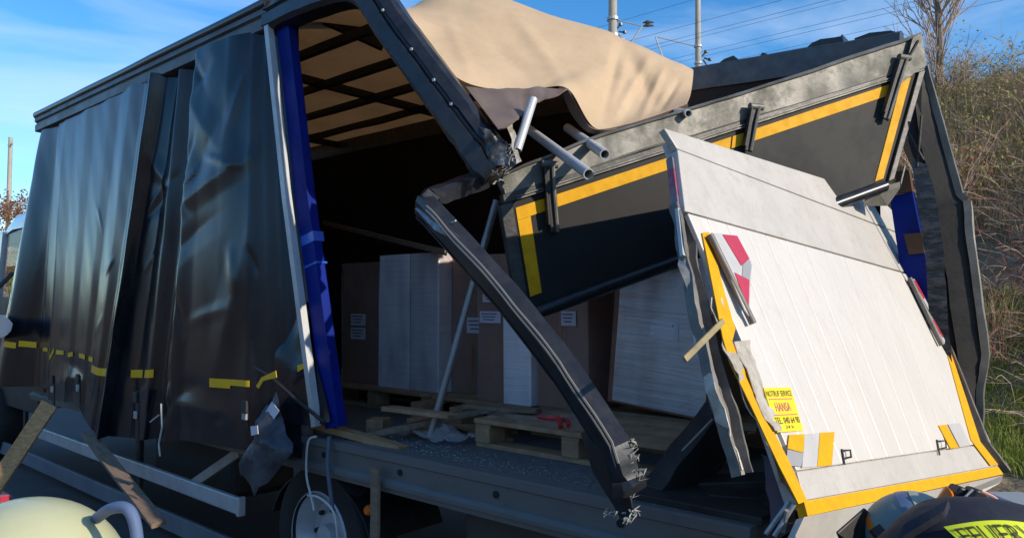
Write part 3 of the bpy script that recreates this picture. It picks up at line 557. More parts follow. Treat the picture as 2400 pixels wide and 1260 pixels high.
def fplate(pts, name, m_, lift, th, parent, bev=0.0):
    if len(pts) == 4:
        q = bil([Vector((*pts[3], 0)), Vector((*pts[2], 0)), Vector((*pts[1], 0)), Vector((*pts[0], 0))])
        rows_ = []
        nn = max(2, int(20 * abs(pts[1][0] - pts[0][0])) + 2); nv_ = max(2, int(8 * abs(pts[3][1] - pts[0][1])) + 1); m = TB()
        top = lambda a, b: flap_fn(q(a, b).x, 1 - q(a, b).y) + FN * lift
        m.grid(top, nn, nv_); k = len(m.v); m.grid(lambda a, b: top(a, b) - FN * th, nn, nv_); W_ = nv_ + 1
        ed = [i * W_ for i in range(nn + 1)] + [nn * W_ + j for j in range(1, nv_ + 1)] + [i * W_ + nv_ for i in range(nn - 1, -1, -1)] + [j for j in range(nv_ - 1, 0, -1)]
        m.f += [(ed[i], ed[(i + 1) % len(ed)], ed[(i + 1) % len(ed)] + k, ed[i] + k) for i in range(len(ed))]
        return m.build(name, m_, parent, bevel=bev)
fplate([(0.0, 0.0), (1.0, 0.0), (1.0, 1.0), (0.0, 1.0)], 'flap_panel', flap_m, 0, 0.03, flap)
fr_m = mat('flap_frame_black', (0.014, 0.014, 0.014), (0.03, 0.029, 0.027), rough=0.45, metal=0.2, scale=12, bump=0.4, bscale=40, dust=(0.16, 0.15, 0.13), dustamt=0.35, dscale=9)
fplate([(-0.004, 0.0), (1.004, 0.0), (1.004, 0.055), (-0.004, 0.075)], 'frame_bar', fr_m, 0.016, 0.05, flap, 0.004)
fplate([(-0.012, 0.077), (0.012, 0.077), (0.012, 0.97), (-0.012, 0.97)], 'frame_bar', fr_m, 0.018, 0.05, flap, 0.004)
fplate([(0.988, 0.056), (1.008, 0.056), (1.008, 0.97), (0.988, 0.97)], 'frame_bar', fr_m, 0.018, 0.05, flap, 0.004)
for dv, dl in ((0.05, 0.020), (0.03, 0.022)):
    m = TB(); m.tube([flap_fn(0.02, 1 - dv - 0.02) + FN * dl, flap_fn(1.0, 1 - dv) + FN * dl], 0.004, 5); m.build('seal_bead', alu_m, flap)
q = [flap_fn(-0.01, -0.0), flap_fn(0.985, 0.0)]
m = TB(); sweep(lerp_path([q[0], q[1]], 10), [(0.034 * math.cos(a), 0.038 * math.sin(a)) for a in np.linspace(0, 2 * math.pi, 15)[:-1]], FN, mb=m); m.build('bottom_rail', blackmetal_m, flap, smooth=True)
T = 0.0045
for pts in ([(0.018, .135), (0.49, .112), (0.49, .212), (0.018, .235)], [(0.494, .112), (0.972, .085), (0.972, .185), (0.494, .212)]):
    fplate(pts, 'contour_tape', yellow_m, T, 0.003, flap)
fplate([(0.018, .237), (0.044, .235), (0.046, .86), (0.020, .86)], 'contour_tape', yellow_m, T, 0.003, flap)
fplate([(0.945, .186), (0.972, .187), (0.974, .93), (0.948, .93)], 'contour_tape', yellow_m, T, 0.003, flap)
for a, v0, v1 in ((0.085, -0.12, 0.42), (0.53, -0.08, 0.28), (0.915, -0.12, 0.40)):
    m = TB(); c0 = flap_fn(a, 1 - v0) + FN * 0.05; c1 = flap_fn(a, 1 - v1) + FN * 0.03; m.bar(c0, c1, 0.045, 0.014, FN); m.bar(c0.lerp(c1, 0.05) - hd * 0.03, c0.lerp(c1, 0.9) - hd * 0.03, 0.012, 0.03, FN); h = m.build('hinge_strap', darkmetal_m, flap, bevel=0.003)
    TB().tube([c0 - hd * 0.04, c0 + hd * 0.04], 0.018, 10).build('hinge_pin', alu_m, flap, smooth=True)
    m = TB(); m.tube([c0 + FN * 0.012 + hd * 0.012, c0.lerp(c1, .35) + FN * 0.016 + hd * .006, c1 + FN * 0.012 + hd * 0.008], 0.009, 7); m.build('hinge_rod', alu_m, flap, smooth=True)
# grey end of the flap's lower rail at the far corner
m = TB(); m.plate([P(2025, 470, y=2.05), P(2060, 440, y=2.1), P(2112, 425, y=2.3), P(2080, 470, y=2.2)], (0, 0.0, -0.03)); m.build('lower_rail_end', alu_m, flap)
m = TB(); m.tube([P(2120, 390, y=2.35), P(2108, 440, y=2.3), P(2078, 470, y=2.2)], 0.007, 6); m.build('bent_rod', alu_m, flap)

# --- bent rear corner post hanging outside the bed
cp = [P(1128, 418, y=0.10), P(1010, 462, y=-0.10), P(992, 486, y=-0.14), P(1060, 560, y=-0.17), P(1190, 705, y=-0.20), P(1320, 870, y=-0.23), P(1440, 1055, y=-0.24), P(1470, 1150, y=-0.22)]
cpp = lerp_path(cp, 6)
pr = [(-0.072, -0.03), (-0.05, -0.042), (0.02, -0.042), (0.034, -0.03), (0.034, -0.012), (0.046, -0.012), (0.046, -0.03), (0.058, -0.03), (0.058, -0.012), (0.068, -0.012), (0.075, 0.0), (0.075, 0.04), (-0.072, 0.04)]
m = TB(); sweep(cpp, [(-a * .95, b * .9) for a, b in pr], (0.45, 0.85, 0.2), amp=lambda t: 0.002 + (0.009 if t < 0.3 else 0) + 0.035 * max(0, (t - 0.88) / 0.12) ** 1.5, f=15, seed=5, mb=m); cpo = m.build('corner_post', blackmetal_m, smooth=20, label='black rear corner post bent double and hanging outside the bed')
for dx_ in (0.036, 0.062):
    m = TB(); pth = [p for p in cpp[14:40]]
    sd = (pth[-1] - pth[0]).normalized().cross(Vector((0.45, 0.85, 0.2))).normalized()
    m.tube([p + sd * dx_ + Vector((0.0, -0.040, 0)) + Vector((0, 0, 0.004 * math.sin(i))) for i, p in enumerate(pth)], 0.0045, 5); m.build('seal_strip', mat('seal_grey', (0.2, 0.19, 0.17), rough=0.5), cpo)
for (a, b), n_, sp in (((1436, 1196), 7, .010), ((1462, 1208), 9, .012), ((1484, 1196), 8, .010), ((1486, 1150), 7, .012), ((1490, 1095), 8, .014), ((1486, 1058), 8, .014), ((1478, 1030), 6, .010)):
    tatters(P(a, b, y=-0.245), n_, sp, 'torn_fibre', foil_m, cpo, (0.012, 0.034), (0.1, 0, -0.5))
m = TB(); m.loft([[crump(p, 0.012, 13) for p in r] for r in [[P(1365, 1010, y=-0.22), P(1400, 1005, y=-0.25)], [P(1395, 1110, y=-0.22), P(1450, 1105, y=-0.26)], [P(1440, 1190, y=-0.21), P(1482, 1170, y=-0.25)], [P(1452, 1215, y=-0.21), P(1486, 1210, y=-0.24)]]], closed=False); m.build('torn_end', blackmetal_m, cpo, solid=0.006, smooth=50)
m = TB(); m.loft([[crump(p, 0.006, 13) for p in r] for r in [[P(975, 490, y=-0.18), P(1000, 470, y=-0.18)], [P(1020, 540, y=-0.22), P(1045, 528, y=-0.22)], [P(1060, 560, y=-.22), P(1075, 555, y=-.22)]]], closed=False); m.build('bare_edge', mat('scraped_edge', (0.30, 0.31, 0.33), (0.1, 0.1, 0.11), rough=0.4, metal=.4, scale=20), cpo, solid=0.004)
m = TB(); m.tube(catmull([P(1030, 525, y=-0.19), P(1055, 523, y=-0.19), P(1068, 517, y=-0.2)], 4), 0.004, 5); m.build('loose_wire', rope_m, cpo)

# --- tail lift
LBL, LBR, LTL = P(1885, 1205, y=-0.02), P(2350, 1105, y=2.22), P(1557, 300, y=0.20)
LN = (LBR - LBL).cross(LTL - LBL).normalized(); LN = LN if LN.x > 0 else -LN
LP = (LBL, LN)
lift = empty('tail_lift', LBL, None); lift.parent = truck; lift.matrix_parent_inverse = TI
lift['label'] = 'white aluminium tail lift platform, pushed in and leaning against the rear flap'
def lplate(pts, name, m_, off, th, parent=lift, bev=0.0, smooth=False):
    m = TB(); m.plate([P(a, b, plane=LP, off=off) for a, b in pts], -LN * th); return m.build(name, m_, parent, bevel=bev)
lplate([(1575, 325), (2100, 520), (2150, 640), (2345, 1090), (1878, 1190)], 'core_panel', lift_m, -0.014, 0.05)
lplate([(1557, 300), (2058, 458), (2098, 500), (2126, 552), (1588, 348)], 'tip_edge', lift_m, 0.0, 0.030, bev=0.004)
lplate([(1588, 350), (2127, 555), (2160, 648), (1606, 494)], 'tip_panel', lift_m, 0.0, 0.045, bev=0.003)
tl0, tl1, bl0, bl1 = Vector((1612, 499, 0)), Vector((2162, 652, 0)), Vector((1868, 1102, 0)), Vector((2292, 1040, 0)); NP = 12
for k in range(NP):
    a0, a1 = k / NP + 0.0004, (k + 1) / NP - 0.0004
    pts = [tl0.lerp(tl1, a0), tl0.lerp(tl1, a1), bl0.lerp(bl1, a1), bl0.lerp(bl1, a0)]
    lplate([(p.x, p.y) for p in pts], 'plank', white_m, (0.0, 0.0016, 0.0006, 0.0022)[k % 4], 0.02, bev=0.004)
lplate([(1868, 1104), (2293, 1042), (2338, 1090), (1885, 1172)], 'sill_plate', lift_m, -0.002, 0.03, bev=0.003)
lplate([(1884, 1174), (2339, 1092), (2352, 1110), (1893, 1208)], 'edge_tape', yellow_m, 0.002, 0.03)
lplate([(1646, 545), (1662, 543), (1700, 690), (1724, 770), (1716, 800), (1742, 850), (1800, 985), (1850, 1080), (1892, 1172), (1872, 1180), (1826, 1090), (1770, 970), (1712, 850), (1694, 790)], 'edge_tape', yellow_m, 0.0065, 0.004)
lplate([(2216, 812), (2228, 822), (2298, 1034), (2340, 1088), (2322, 1090), (2276, 1030)], 'edge_tape', yellow_m, 0.0065, 0.004)
m = TB(); sweep(lerp_path([P(2215, 808, plane=LP, off=-0.01), P(2302, 1036, plane=LP, off=-0.01), P(2354, 1104, plane=LP, off=-0.01)], 6), [(-.012, -.03), (.012, -.03), (.012, .03), (-.012, .03)], LN, amp=lambda t: 0.003, mb=m); m.build('side_profile', brown_edge_m, lift)
# lower lip facing the road
m = TB(); m.plate([P(1886, 1210, plane=LP, off=-0.005), P(2352, 1112, plane=LP, off=-0.005), P(2346, 1130, plane=LP, off=-0.10), P(2240, 1190, plane=LP, off=-0.10), P(1830, 1330, plane=LP, off=-0.10)], -LN * 0.03); m.build('lower_lip', lift_m, lift, bevel=0.003)
# crushed side channel on the near edge, wavy
cw = lerp_path([P(1592, 488, plane=LP, off=-0.03), P(1612, 600, plane=LP, off=-0.035), P(1640, 740, plane=LP, off=-0.04), P(1690, 925, plane=LP, off=-0.05), P(1742, 1112, plane=LP, off=-0.06)], 7)
m = TB(); sweep(cw, [(-0.052, -0.02), (-0.046, 0.012), (-0.032, 0.016), (-0.026, -0.012), (0.012, -0.012), (0.020, 0.016), (0.034, 0.014), (0.036, -0.02)], LN, amp=lambda t: 0.014, f=7, seed=2, mb=m); m.build('side_channel', brown_edge_m, lift, smooth=40, label='crumpled grey side channel torn off the platform edge')
m = TB(); m.loft([[crump(p, 0.02, 9, 1) for p in r] for r in zip(lerp_path([P(1592, 600, plane=LP, off=-0.05), P(1622, 760, plane=LP, off=-0.06), P(1660, 930, plane=LP, off=-0.07), P(1728, 1115, plane=LP, off=-0.08)], 7), lerp_path([P(1612, 600, plane=LP, off=-0.02), P(1644, 760, plane=LP, off=-0.03), P(1690, 930, plane=LP, off=-0.03), P(1745, 1105, plane=LP, off=-0.04)], 7))], closed=False); m.build('torn_skin', torn_m, lift, smooth=60, solid=0.004)
m = TB(); m.loft([[crump(p, 0.018, 12, 4) for p in r] for r in zip(lerp_path([P(1670, 700, plane=LP, off=0.0), P(1700, 820, plane=LP, off=0.01), P(1745, 930, plane=LP, off=0.0), P(1800, 1060, plane=LP, off=-0.01), P(1870, 1180, plane=LP, off=-0.01)], 7), lerp_path([P(1690, 700, plane=LP, off=0.0), P(1725, 815, plane=LP, off=0.0), P(1772, 930, plane=LP, off=-0.01), P(1830, 1060, plane=LP, off=-0.006), P(1885, 1175, plane=LP, off=-0.004)], 7))], closed=False); m.build('torn_skin', torn_m, lift, smooth=60, solid=0.003)
m = TB(); m.loft([[crump(p, 0.010, 22, 8) for p in r] for r in zip(lerp_path([P(1722, 800, plane=LP, off=0.012), P(1772, 930, plane=LP, off=0.012), P(1810, 1010, plane=LP, off=0.008)], 8), lerp_path([P(1752, 795, plane=LP, off=0.004), P(1795, 930, plane=LP, off=0.004), P(1830, 1010, plane=LP, off=0.003)], 8))], closed=False); m.build('torn_skin', torn_m, lift, smooth=25, solid=0.003)
lplate([(1575, 365), (1592, 392), (1618, 488), (1590, 486)], 'reflector', mat('faded_reflector', (0.20, 0.17, 0.18), (0.30, 0.06, 0.10), rough=0.4, scale=18, contrast=(0.45, 0.55), bump=0.3), -0.02, 0.03)
m = TB(); m.bar(P(1604, 842, plane=LP, off=0.02), P(1694, 752, plane=LP, off=0.03), 0.02, 0.012, LN); m.build('snapped_lever', mat('lever_khaki', (0.36, 0.28, 0.12), (0.2, 0.16, 0.09), rough=0.5, scale=10), lift, bevel=0.003)
m = TB(); m.bar(P(1588, 490, plane=LP, off=-0.02), P(1600, 600, plane=LP, off=-0.03), 0.014, 0.014, LN); m.build('bare_profile', alu_clean_m, lift)
# folding warning flags
def flag(pts, bars, tube):
    e = empty('warning_flag', P(*pts[0], plane=LP)); e.parent = lift; e.matrix_parent_inverse = par_world(lift).inverted()
    m = TB(); m.plate([P(a, b, plane=LP, off=0.030) for a, b in pts], -LN * 0.004); m.build('warning_flag', whiteflag_m, lift)
    for bpts, mm in bars:
        m = TB(); m.plate([P(a, b, plane=LP, off=0.0325) for a, b in bpts], -LN * 0.002); m.build('flag_stripe', mm, lift)
    m = TB(); m.tube([P(*tube[0], plane=LP, off=0.024), P(*tube[1], plane=LP, off=0.024)], 0.014, 10); m.build('flag_rod', brown_edge_m, lift, smooth=True)
    bpy.data.objects.remove(e)
flag([(1668, 545), (1728, 552), (1762, 618), (1760, 660), (1756, 740), (1745, 725)], [([(1694, 549), (1728, 552), (1757, 606), (1738, 622)], red_m), ([(1742, 615), (1758, 608), (1762, 625), (1757, 655), (1740, 650)], grey_tape_m), ([(1722, 638), (1757, 656), (1755, 722), (1748, 706)], red_m)], ((1664, 550), (1765, 758)))
flag([(2134, 652), (2150, 655), (2195, 725), (2216, 780), (2214, 806)], [([(2140, 656), (2152, 658), (2172, 690), (2166, 700)], red_m), ([(2182, 748), (2204, 748), (2214, 772), (2210, 790)], red_m)], ((2132, 652), (2208, 808)))
# service sticker
SQ = [(1822, 1012), (1883, 1008), (1853, 907), (1790, 908)]
lplate(SQ, 'service_sticker', sticker_m, 0.0075, 0.004)
sf = lambda a0, a1, b0, b1: [P(*(lambda q: (q.x, q.y))(bil([Vector((x, y, 0)) for x, y in SQ])(a, b)), plane=LP, off=0.0085) for a, b in ((a0, b0), (a1, b0), (a1, b1), (a0, b1))]
text_par = lambda o, par: (setattr(o, 'parent', par), setattr(o, 'matrix_parent_inverse', par_world(par).inverted()))
for s, rg, mm in (('NOTRUF SERVICE', (0.03, 0.97, 0.80, 0.93), ink_m), ('HANSA', (0.22, 0.78, 0.46, 0.66), redink_m), ('TEL. 040 64 90', (0.05, 0.97, 0.18, 0.33), ink_m), ('24 h', (0.38, 0.68, 0.07, 0.14), ink_m)):
    o = text_on(s, sf(*rg), LN, 'sticker_lettering', mm, None, off=0.0005, pad=(0, 0)); text_par(o, lift)
for b0, b1 in ((0.73, 0.75), (0.37, 0.39)):
    m = TB(); m.plate(sf(0.06, 0.94, b0, b1), LN * 0.0006); m.build('sticker_line', redink_m, lift)
# hazard blocks and handles
for pts, mm in (([(1850, 1018), (1886, 1016), (1884, 1060), (1846, 1050)], yellow_m), ([(1846, 1052), (1884, 1061), (1878, 1092), (1842, 1090)], grey_tape_m), ([(1922, 1013), (1956, 1011), (1950, 1089), (1916, 1092)], yellow_m), ([(1886, 1017), (1921, 1013), (1915, 1092), (1880, 1095)], whiteflag_m), ([(2200, 996), (2218, 994), (2248, 1048), (2228, 1050)], yellow_m), ([(2222, 993), (2250, 990), (2275, 1042), (2250, 1047)], whiteflag_m)):
    lplate(pts, 'hazard_block', mm, 0.0062, 0.003)
for cx, cy in ((1985, 1052), (2208, 1030)):
    m = TB(); m.tube([P(cx - 12, cy, plane=LP, off=0.006), P(cx - 6, cy + 35, plane=LP, off=0.006)], 0.004, 5); m.tube([P(cx - 10, cy + 3, plane=LP, off=0.006), P(cx + 8, cy + 2, plane=LP, off=0.02), P(cx + 10, cy + 18, plane=LP, off=0.02), P(cx - 7, cy + 22, plane=LP, off=0.006)], 0.004, 5); m.build('grab_handle', darkmetal_m, lift)
# lift arm and crushed mechanism under the platform
m = TB(); sweep(lerp_path([P(1700, 985, y=0.55), P(1600, 1110, y=0.30), P(1555, 1178, y=0.20)], 5), [(-.05, -.09), (.05, -.09), (.06, .09), (-.05, .09)], (0, 0, 1), amp=lambda t: .008, mb=m); m.build('lift_arm', darkmetal_m, bevel=0.006)
m = TB(); m.bar(P(1672, 985, y=0.42), P(1600, 1060, y=0.28), 0.012, 0.02); m.build('arm_edge', mat('pale_edge', (0.3, 0.27, 0.22), rough=0.5), bevel=0.002)
m = TB(); m.plate([P(1640, 1090, y=0.75), P(1790, 1110, y=0.75), P(1790, 1150, y=0.6), P(1640, 1120, y=0.6)], (0, 0.1, -0.02)); m.build('lift_plate', rust_m)
for i, (a, b, ya) in enumerate((((1640, 1135), (1800, 1130), 0.35), ((1660, 1160), (1810, 1175), 0.25), ((1690, 1195), (1830, 1180), 0.2))):
    m = TB(); m.bar(P(*a, y=ya), P(*b, y=ya + 0.1), 0.16, 0.05); m.build('lift_frame_bar', darkmetal_m, bevel=0.006)
TB().box((-1.05, 0.7, 0.72), (0.18, 1.3, 0.16)).build('rear_cross_beam', darkmetal_m, bevel=0.01)
TB().box((-1.25, 0.25, 0.975), (0.5, 0.42, 0.03)).build('floor_patch', darkmetal_m, bevel=0.004)
m = TB(); m.loft([[crump(p, 0.02, 12, 2) for p in r] for r in zip(lerp_path([P(1780, 1070, y=0.1), P(1796, 1140, y=0.06), P(1812, 1225, y=0.02)], 6), lerp_path([P(1838, 1085, y=0.12), P(1862, 1150, y=0.08), P(1835, 1230, y=0.02)], 6))], closed=False); m.build('torn_reflective_cloth', mat('purple_grey_mesh', (0.09, 0.08, 0.10), (0.15, 0.07, 0.09), rough=0.6, scale=22, bump=.5), smooth=60, solid=0.004)
for a, b in (((1795, 1250), (1850, 1175)), ((1815, 1255), (1862, 1180)), ((1845, 1195), (1835, 1245))):
    m = TB(); m.tube([P(*a, y=-0.03), P(*b, y=0.0)], 0.008, 6); m.build('bent_bracket', steel_m)
m = TB(); m.loft([[crump(p, 0.012, 12, 2) for p in r] for r in zip(lerp_path([P(1800, 1010, plane=LP, off=-.06), P(1850, 1110, plane=LP, off=-.05), P(1895, 1215, plane=LP, off=-.05)], 6), lerp_path([P(1830, 1080, plane=LP, off=-.16), P(1850, 1170, plane=LP, off=-.16), P(1880, 1260, plane=LP, off=-.16)], 6))], closed=False); m.build('crushed_side_sheet', darkmetal_m, lift, smooth=60, solid=0.004)

# --- far rear corner: bent post sheet, blue post, film covered strip
OUT = [(2168, 158), (2205, 290), (2250, 455), (2268, 470), (2274, 560), (2310, 830), (2298, 905), (2294, 1010)]
INN = [(2140, 190), (2150, 300), (2190, 480), (2198, 500), (2208, 590), (2246, 850), (2262, 930), (2268, 1000)]
o3 = [P(a, b, y=2.5) + Vector((0.0, 0, 0)) for a, b in OUT]; i3 = [P(a, b, y=2.42) for a, b in INN]
fpost = empty('far_corner_post', i3[-1]); fpost.parent = truck; fpost.matrix_parent_inverse = TI
m = TB(); m.loft([[crump(p, 0.006, 6) for p in r] for r in zip(lerp_path(o3, 4), lerp_path(i3, 4))], closed=False); m.build('post_sheet', mat('grubby_black_sheet', (0.012, 0.011, 0.010), (0.02, 0.019, 0.017), spec=0.25, rough=0.6, scale=6, bump=0.3, dust=(0.06, 0.056, 0.05), dustamt=0.4, dscale=7), fpost, smooth=20, solid=0.006)
m = TB(); sweep(lerp_path(o3[:4], 5), [(-.02, -.018), (.02, -.018), (.02, .018), (-.02, .018)], (1, 0, 0), amp=lambda t: .003, mb=m); m.build('edge_profile', alu_m, fpost)
m = TB(); sweep(lerp_path([p + Vector((0.0, 0.0, 0)) for p in o3[3:]], 5), [(-.03, -.015), (-.022, .02), (0.0, .006), (.022, .02), (.03, -.015)], (1, 0, 0), amp=lambda t: .006, mb=m); m.build('edge_profile', alu_m, fpost, smooth=30)
m = TB(); m.loft([[crump(p, 0.008, 6) for p in r] for r in zip(lerp_path([P(a, b, y=2.40) for a, b in ((2130, 180), (2110, 330), (2150, 420), (2180, 560), (2205, 760), (2230, 900))], 5), lerp_path([P(a, b, y=2.44) for a, b in ((2160, 200), (2160, 330), (2195, 500), (2212, 600), (2240, 800), (2256, 930))], 5))], closed=False); m.build('inner_sheet', inside_m, fpost, smooth=15, solid=0.005)
m = TB(); m.loft([[crump(p, 0.004, 14) for p in r] for r in zip(lerp_path([P(a, b, y=2.30) for a, b in ((2138, 375), (2150, 480), (2168, 600), (2180, 760), (2195, 860))], 7), lerp_path([P(a, b, y=2.32) for a, b in ((2172, 385), (2198, 480), (2212, 600), (2222, 760), (2232, 860))], 7))], closed=False); m.build('film_strip', mat('black_film', (0.010, 0.010, 0.012), (0.02, 0.02, 0.022), rough=0.25, scale=10, bump=0.5, bscale=12, bdist=0.01, stretch=(1, 1, 3), dust=(.3, .3, .31), dustamt=.25, dscale=12), fpost, smooth=15, solid=0.004)
m = TB(); m.plate([P(2085, 460, y=2.36), P(2138, 450, y=2.36), P(2176, 640, y=2.36), P(2182, 760, y=2.36), P(2130, 760, y=2.36)], (0, 0.06, 0)); m.build('blue_post', blue_m)
m = TB(); m.plate([P(2098, 402, y=2.34), P(2130, 398, y=2.34), P(2138, 448, y=2.34), P(2100, 452, y=2.34)], (0, 0.05, 0)); m.build('wood_batten', mat('dark_batten', (0.09, 0.045, 0.02), (0.06, 0.03, 0.015), rough=0.7), fpost)
m = TB(); m.plate([P(2118, 548, y=2.33), P(2160, 545, y=2.33), P(2166, 592, y=2.33), P(2130, 596, y=2.33)], (0, 0.03, 0)); m.build('wood_batten', mat('dark_batten', (0.09, 0.045, 0.02), (0.06, 0.03, 0.015), rough=0.7), fpost)
for a, b in (((2125, 305), (2165, 375)), ((2160, 270), (2150, 390))):
    m = TB(); m.tube([P(*a, y=2.3), P(*b, y=2.3)], 0.008, 6); m.build('hanging_strap', darkmetal_m, fpost)

# --- cab
cab = empty('cab', (-9.0, 1.2, 0.5)); cab.parent = truck; cab.matrix_parent_inverse = TI
CX0, CX1, CY0, CY1 = -9.85, -8.22, 0.10, 2.40
def rsec(x, top, y0, y1, z0):
    return [(x, y0, z0), (x, y0, top - 0.13), (x, y0 + 0.035, top - 0.05), (x, y0 + 0.14, top), (x, y1 - 0.14, top), (x, y1 - 0.035, top - 0.05), (x, y1, top - 0.13), (x, y1, z0)]
m = TB(); m.loft([rsec(CX1, 2.66, CY0, CY1, 2.46), rsec(-8.5, 2.68, CY0, CY1, 2.46), rsec(-9.2, 2.66, CY0, CY1, 2.46), rsec(-9.55, 2.56, CY0 + .02, CY1 - .02, 2.42), rsec(-9.72, 2.44, CY0 + .04, CY1 - .04, 2.36)]); m.build('cab_roof', cabwhite_m, cab, smooth=50)
for yy in (CY0 + 0.03, CY1 - 0.03):
    TB().box((-8.95, yy, 1.17), (1.42, 0.06, 1.15)).build('door', cabdark_m, cab, bevel=0.01)
    TB().box((CX1 + 0.04, yy, 1.85), (0.09, 0.06, 1.25)).build('rear_pillar', cabdark_m, cab)
    m = TB(); m.bar((-9.74, yy, 1.75), (-9.58, yy, 2.46), 0.06, 0.09); m.build('front_pillar', cabwhite_m, cab)
    m = TB(); m.plate([(-9.68, yy, 1.76), (-8.30, yy, 1.76), (-8.30, yy, 2.45), (-9.54, yy, 2.45)], (0, 0.005, 0)); m.build('side_window', glassy_m, cab)
    TB().box((-8.95, yy - (0.035 if yy < 1 else -0.035), 1.50), (1.3, 0.012, 0.10)).build('door_trim', cabwhite_m, cab)
TB().box((-9.78, 1.25, 1.1), (0.16, 2.28, 1.3)).build('front_panel', cabwhite_m, cab, bevel=0.04)
m = TB(); m.plate([(-9.82, 0.18, 1.75), (-9.82, 2.32, 1.75), (-9.62, 2.28, 2.44), (-9.62, 0.22, 2.44)], (0.005, 0, 0)); m.build('windscreen', glassy_m, cab)
TB().box((-8.85, 0.65, 1.35), (0.45, 0.48, 0.2)).build('seat', cabdark_m, cab, bevel=0.05); TB().box((-8.62, 0.65, 1.62), (0.12, 0.42, 0.42)).build('seat_back', cabdark_m, cab, bevel=0.05)
m = TB(); m.loft([[P(-20, 728, y=-0.30), P(-20, 800, y=-0.30), P(-20, 800, y=-0.22), P(-20, 728, y=-0.22)], [P(22, 748, y=-0.30), P(16, 785, y=-0.30), P(16, 785, y=-0.24), P(22, 748, y=-0.24)], [P(30, 758, y=-0.28), P(26, 774, y=-0.28), P(26, 774, y=-0.26), P(30, 758, y=-0.26)]]); m.build('mirror_housing', cabwhite_m, cab, smooth=40)
m = TB(); m.bar(P(-30, 700, y=-0.26), P(30, 640, y=0.1), 0.03, 0.03); m.build('mirror_arm', cabdark_m, cab)
# ================================================================== CARGO
def carton(x0, x1, y0, y1, z0, z1, name, label, film, lab=None, tilt=0.0, group='cartons on the truck bed', rz=0.0):
    o = empty(name, ((x0 + x1) / 2, (y0 + y1) / 2, z0)); o.rotation_euler = (0, tilt, rz); tag(o, label, 'box', group)
    w_, d_, h_ = x1 - x0, y1 - y0, z1 - z0
    m = MB(); m.box((0, 0, h_ / 2), (w_, d_, h_)); m.build('carton', card_m, o, bevel=0.006)
    m = MB(); m.box((0, -d_ / 2 - 0.0015, h_ * 0.5), (0.05, 0.002, h_ * 0.99)); m.build('tape_seam', mat('brown_tape', (0.24, 0.12, 0.06), rough=0.3), o)
    def wrap(pad, z0_, z1_, a0, a1):
        def fn(a, b):
            t = a0 + (a1 - a0) * a; per = [(-w_ / 2, -d_ / 2), (w_ / 2, -d_ / 2), (w_ / 2, d_ / 2), (-w_ / 2, d_ / 2), (-w_ / 2, -d_ / 2)]
            k = min(int(t * 4), 3); f = t * 4 - k; x = per[k][0] * (1 - f) + per[k + 1][0] * f; y = per[k][1] * (1 - f) + per[k + 1][1] * f
            s_ = 1 + pad / 0.3; z = (z0_ + (z1_ - z0_) * b) * h_
            q = Vector((x * s_, y * s_, z)); n_ = mn.noise(Vector((x * 6 + o.location.x * 3, z * 2.2, y * 6))); return q * 1 + Vector((x, y, 0)).normalized() * 0.010 * n_
        return fn
    if film:
        for (a0, a1, z0_, z1_, mm) in film:
            m = MB(); m.grid(wrap(0.014 if mm in (film_m, film2_m) else 0.009, z0_, z1_, a0, a1), 40, 24); m.build('stretch_wrap', mm, o, smooth='all')
    for (lx, lz, lw, lh) in (lab or []):
        m = MB(); m.box((lx, -d_ / 2 - 0.011, lz), (lw, 0.002, lh)); l = m.build('shipping_label', label_m, o)
        for r in range(3):
            m = MB(); m.box((lx - lw * 0.06, -d_ / 2 - 0.0125, lz + lh * (0.28 - 0.25 * r)), (lw * (0.75 - 0.12 * r), 0.001, lh * 0.10)); m.build('label_print', labelink_m, l)
    return o
PZ = 1.104
carton(-4.62, -4.18, 1.02, 1.6, PZ, 1.98, 'cardboard_box', 'dark brown carton with two paper labels beside the blue post', [(0, 1, 0.0, 1.0, thinfilm_m)], [(-0.02, 0.46, 0.17, 0.085), (-0.02, 0.36, 0.17, 0.085)])
carton(-4.14, -3.56, 1.00, 1.58, PZ, 2.02, 'cardboard_box', 'tall carton wrapped in stretch film with its sheen painted white, left of the leaning pole', [(0.0, 0.135, 0.0, 1.0, film_m), (0.137, 0.30, 0.0, 1.0, film2_m), (0.3, 1.0, 0, 1, thinfilm_m)], None)
carton(-3.53, -3.12, 1.10, 1.62, PZ, 1.98, 'cardboard_box', 'dark brown carton directly behind the leaning metal pole', [(0, 1, 0.0, 1.0, thinfilm_m)], [(0.02, 0.44, 0.16, 0.10)])
carton(-3.12, -2.71, 0.92, 1.40, PZ, 1.98, 'cardboard_box', 'carton with white labels seen just right of the leaning pole', [(0.0, 1.0, 0, 1.0, thinfilm_m), (0.13, 0.30, 0.0, 0.62, film_m)], [(-0.1, 0.62, 0.12, 0.06), (-0.1, 0.50, 0.17, 0.07)])
carton(-2.68, -2.33, 0.95, 1.4, PZ, 1.95, 'cardboard_box', 'narrow film-covered carton between the bent post and the tilted carton', [(0, 1, 0, 1, thinfilm_m)], [(0.05, 0.5, 0.1, 0.08)])
carton(-2.26, -1.66, 1.02, 1.5, PZ + 0.03, 1.93, 'cardboard_box', 'tilted carton wrapped in film, just left of the tail lift', [(0.02, 0.235, 0.02, 1.0, film2_m), (0.25, 1.0, 0, 1, thinfilm_m)], [(0.02, 0.42, 0.16, 0.10)], tilt=0.09)
carton(-4.70, -4.10, 1.72, 2.30, BZ, 2.0, 'cardboard_box', 'brown carton in the second row behind the labelled carton', None)
carton(-3.45, -2.85, 1.75, 2.30, BZ, 2.05, 'cardboard_box', 'brown carton in the second row right of the pole', None)
carton(-2.70, -2.1, 1.75, 2.30, BZ, 1.9, 'cardboard_box', 'brown carton in the second row behind the narrow carton', None)
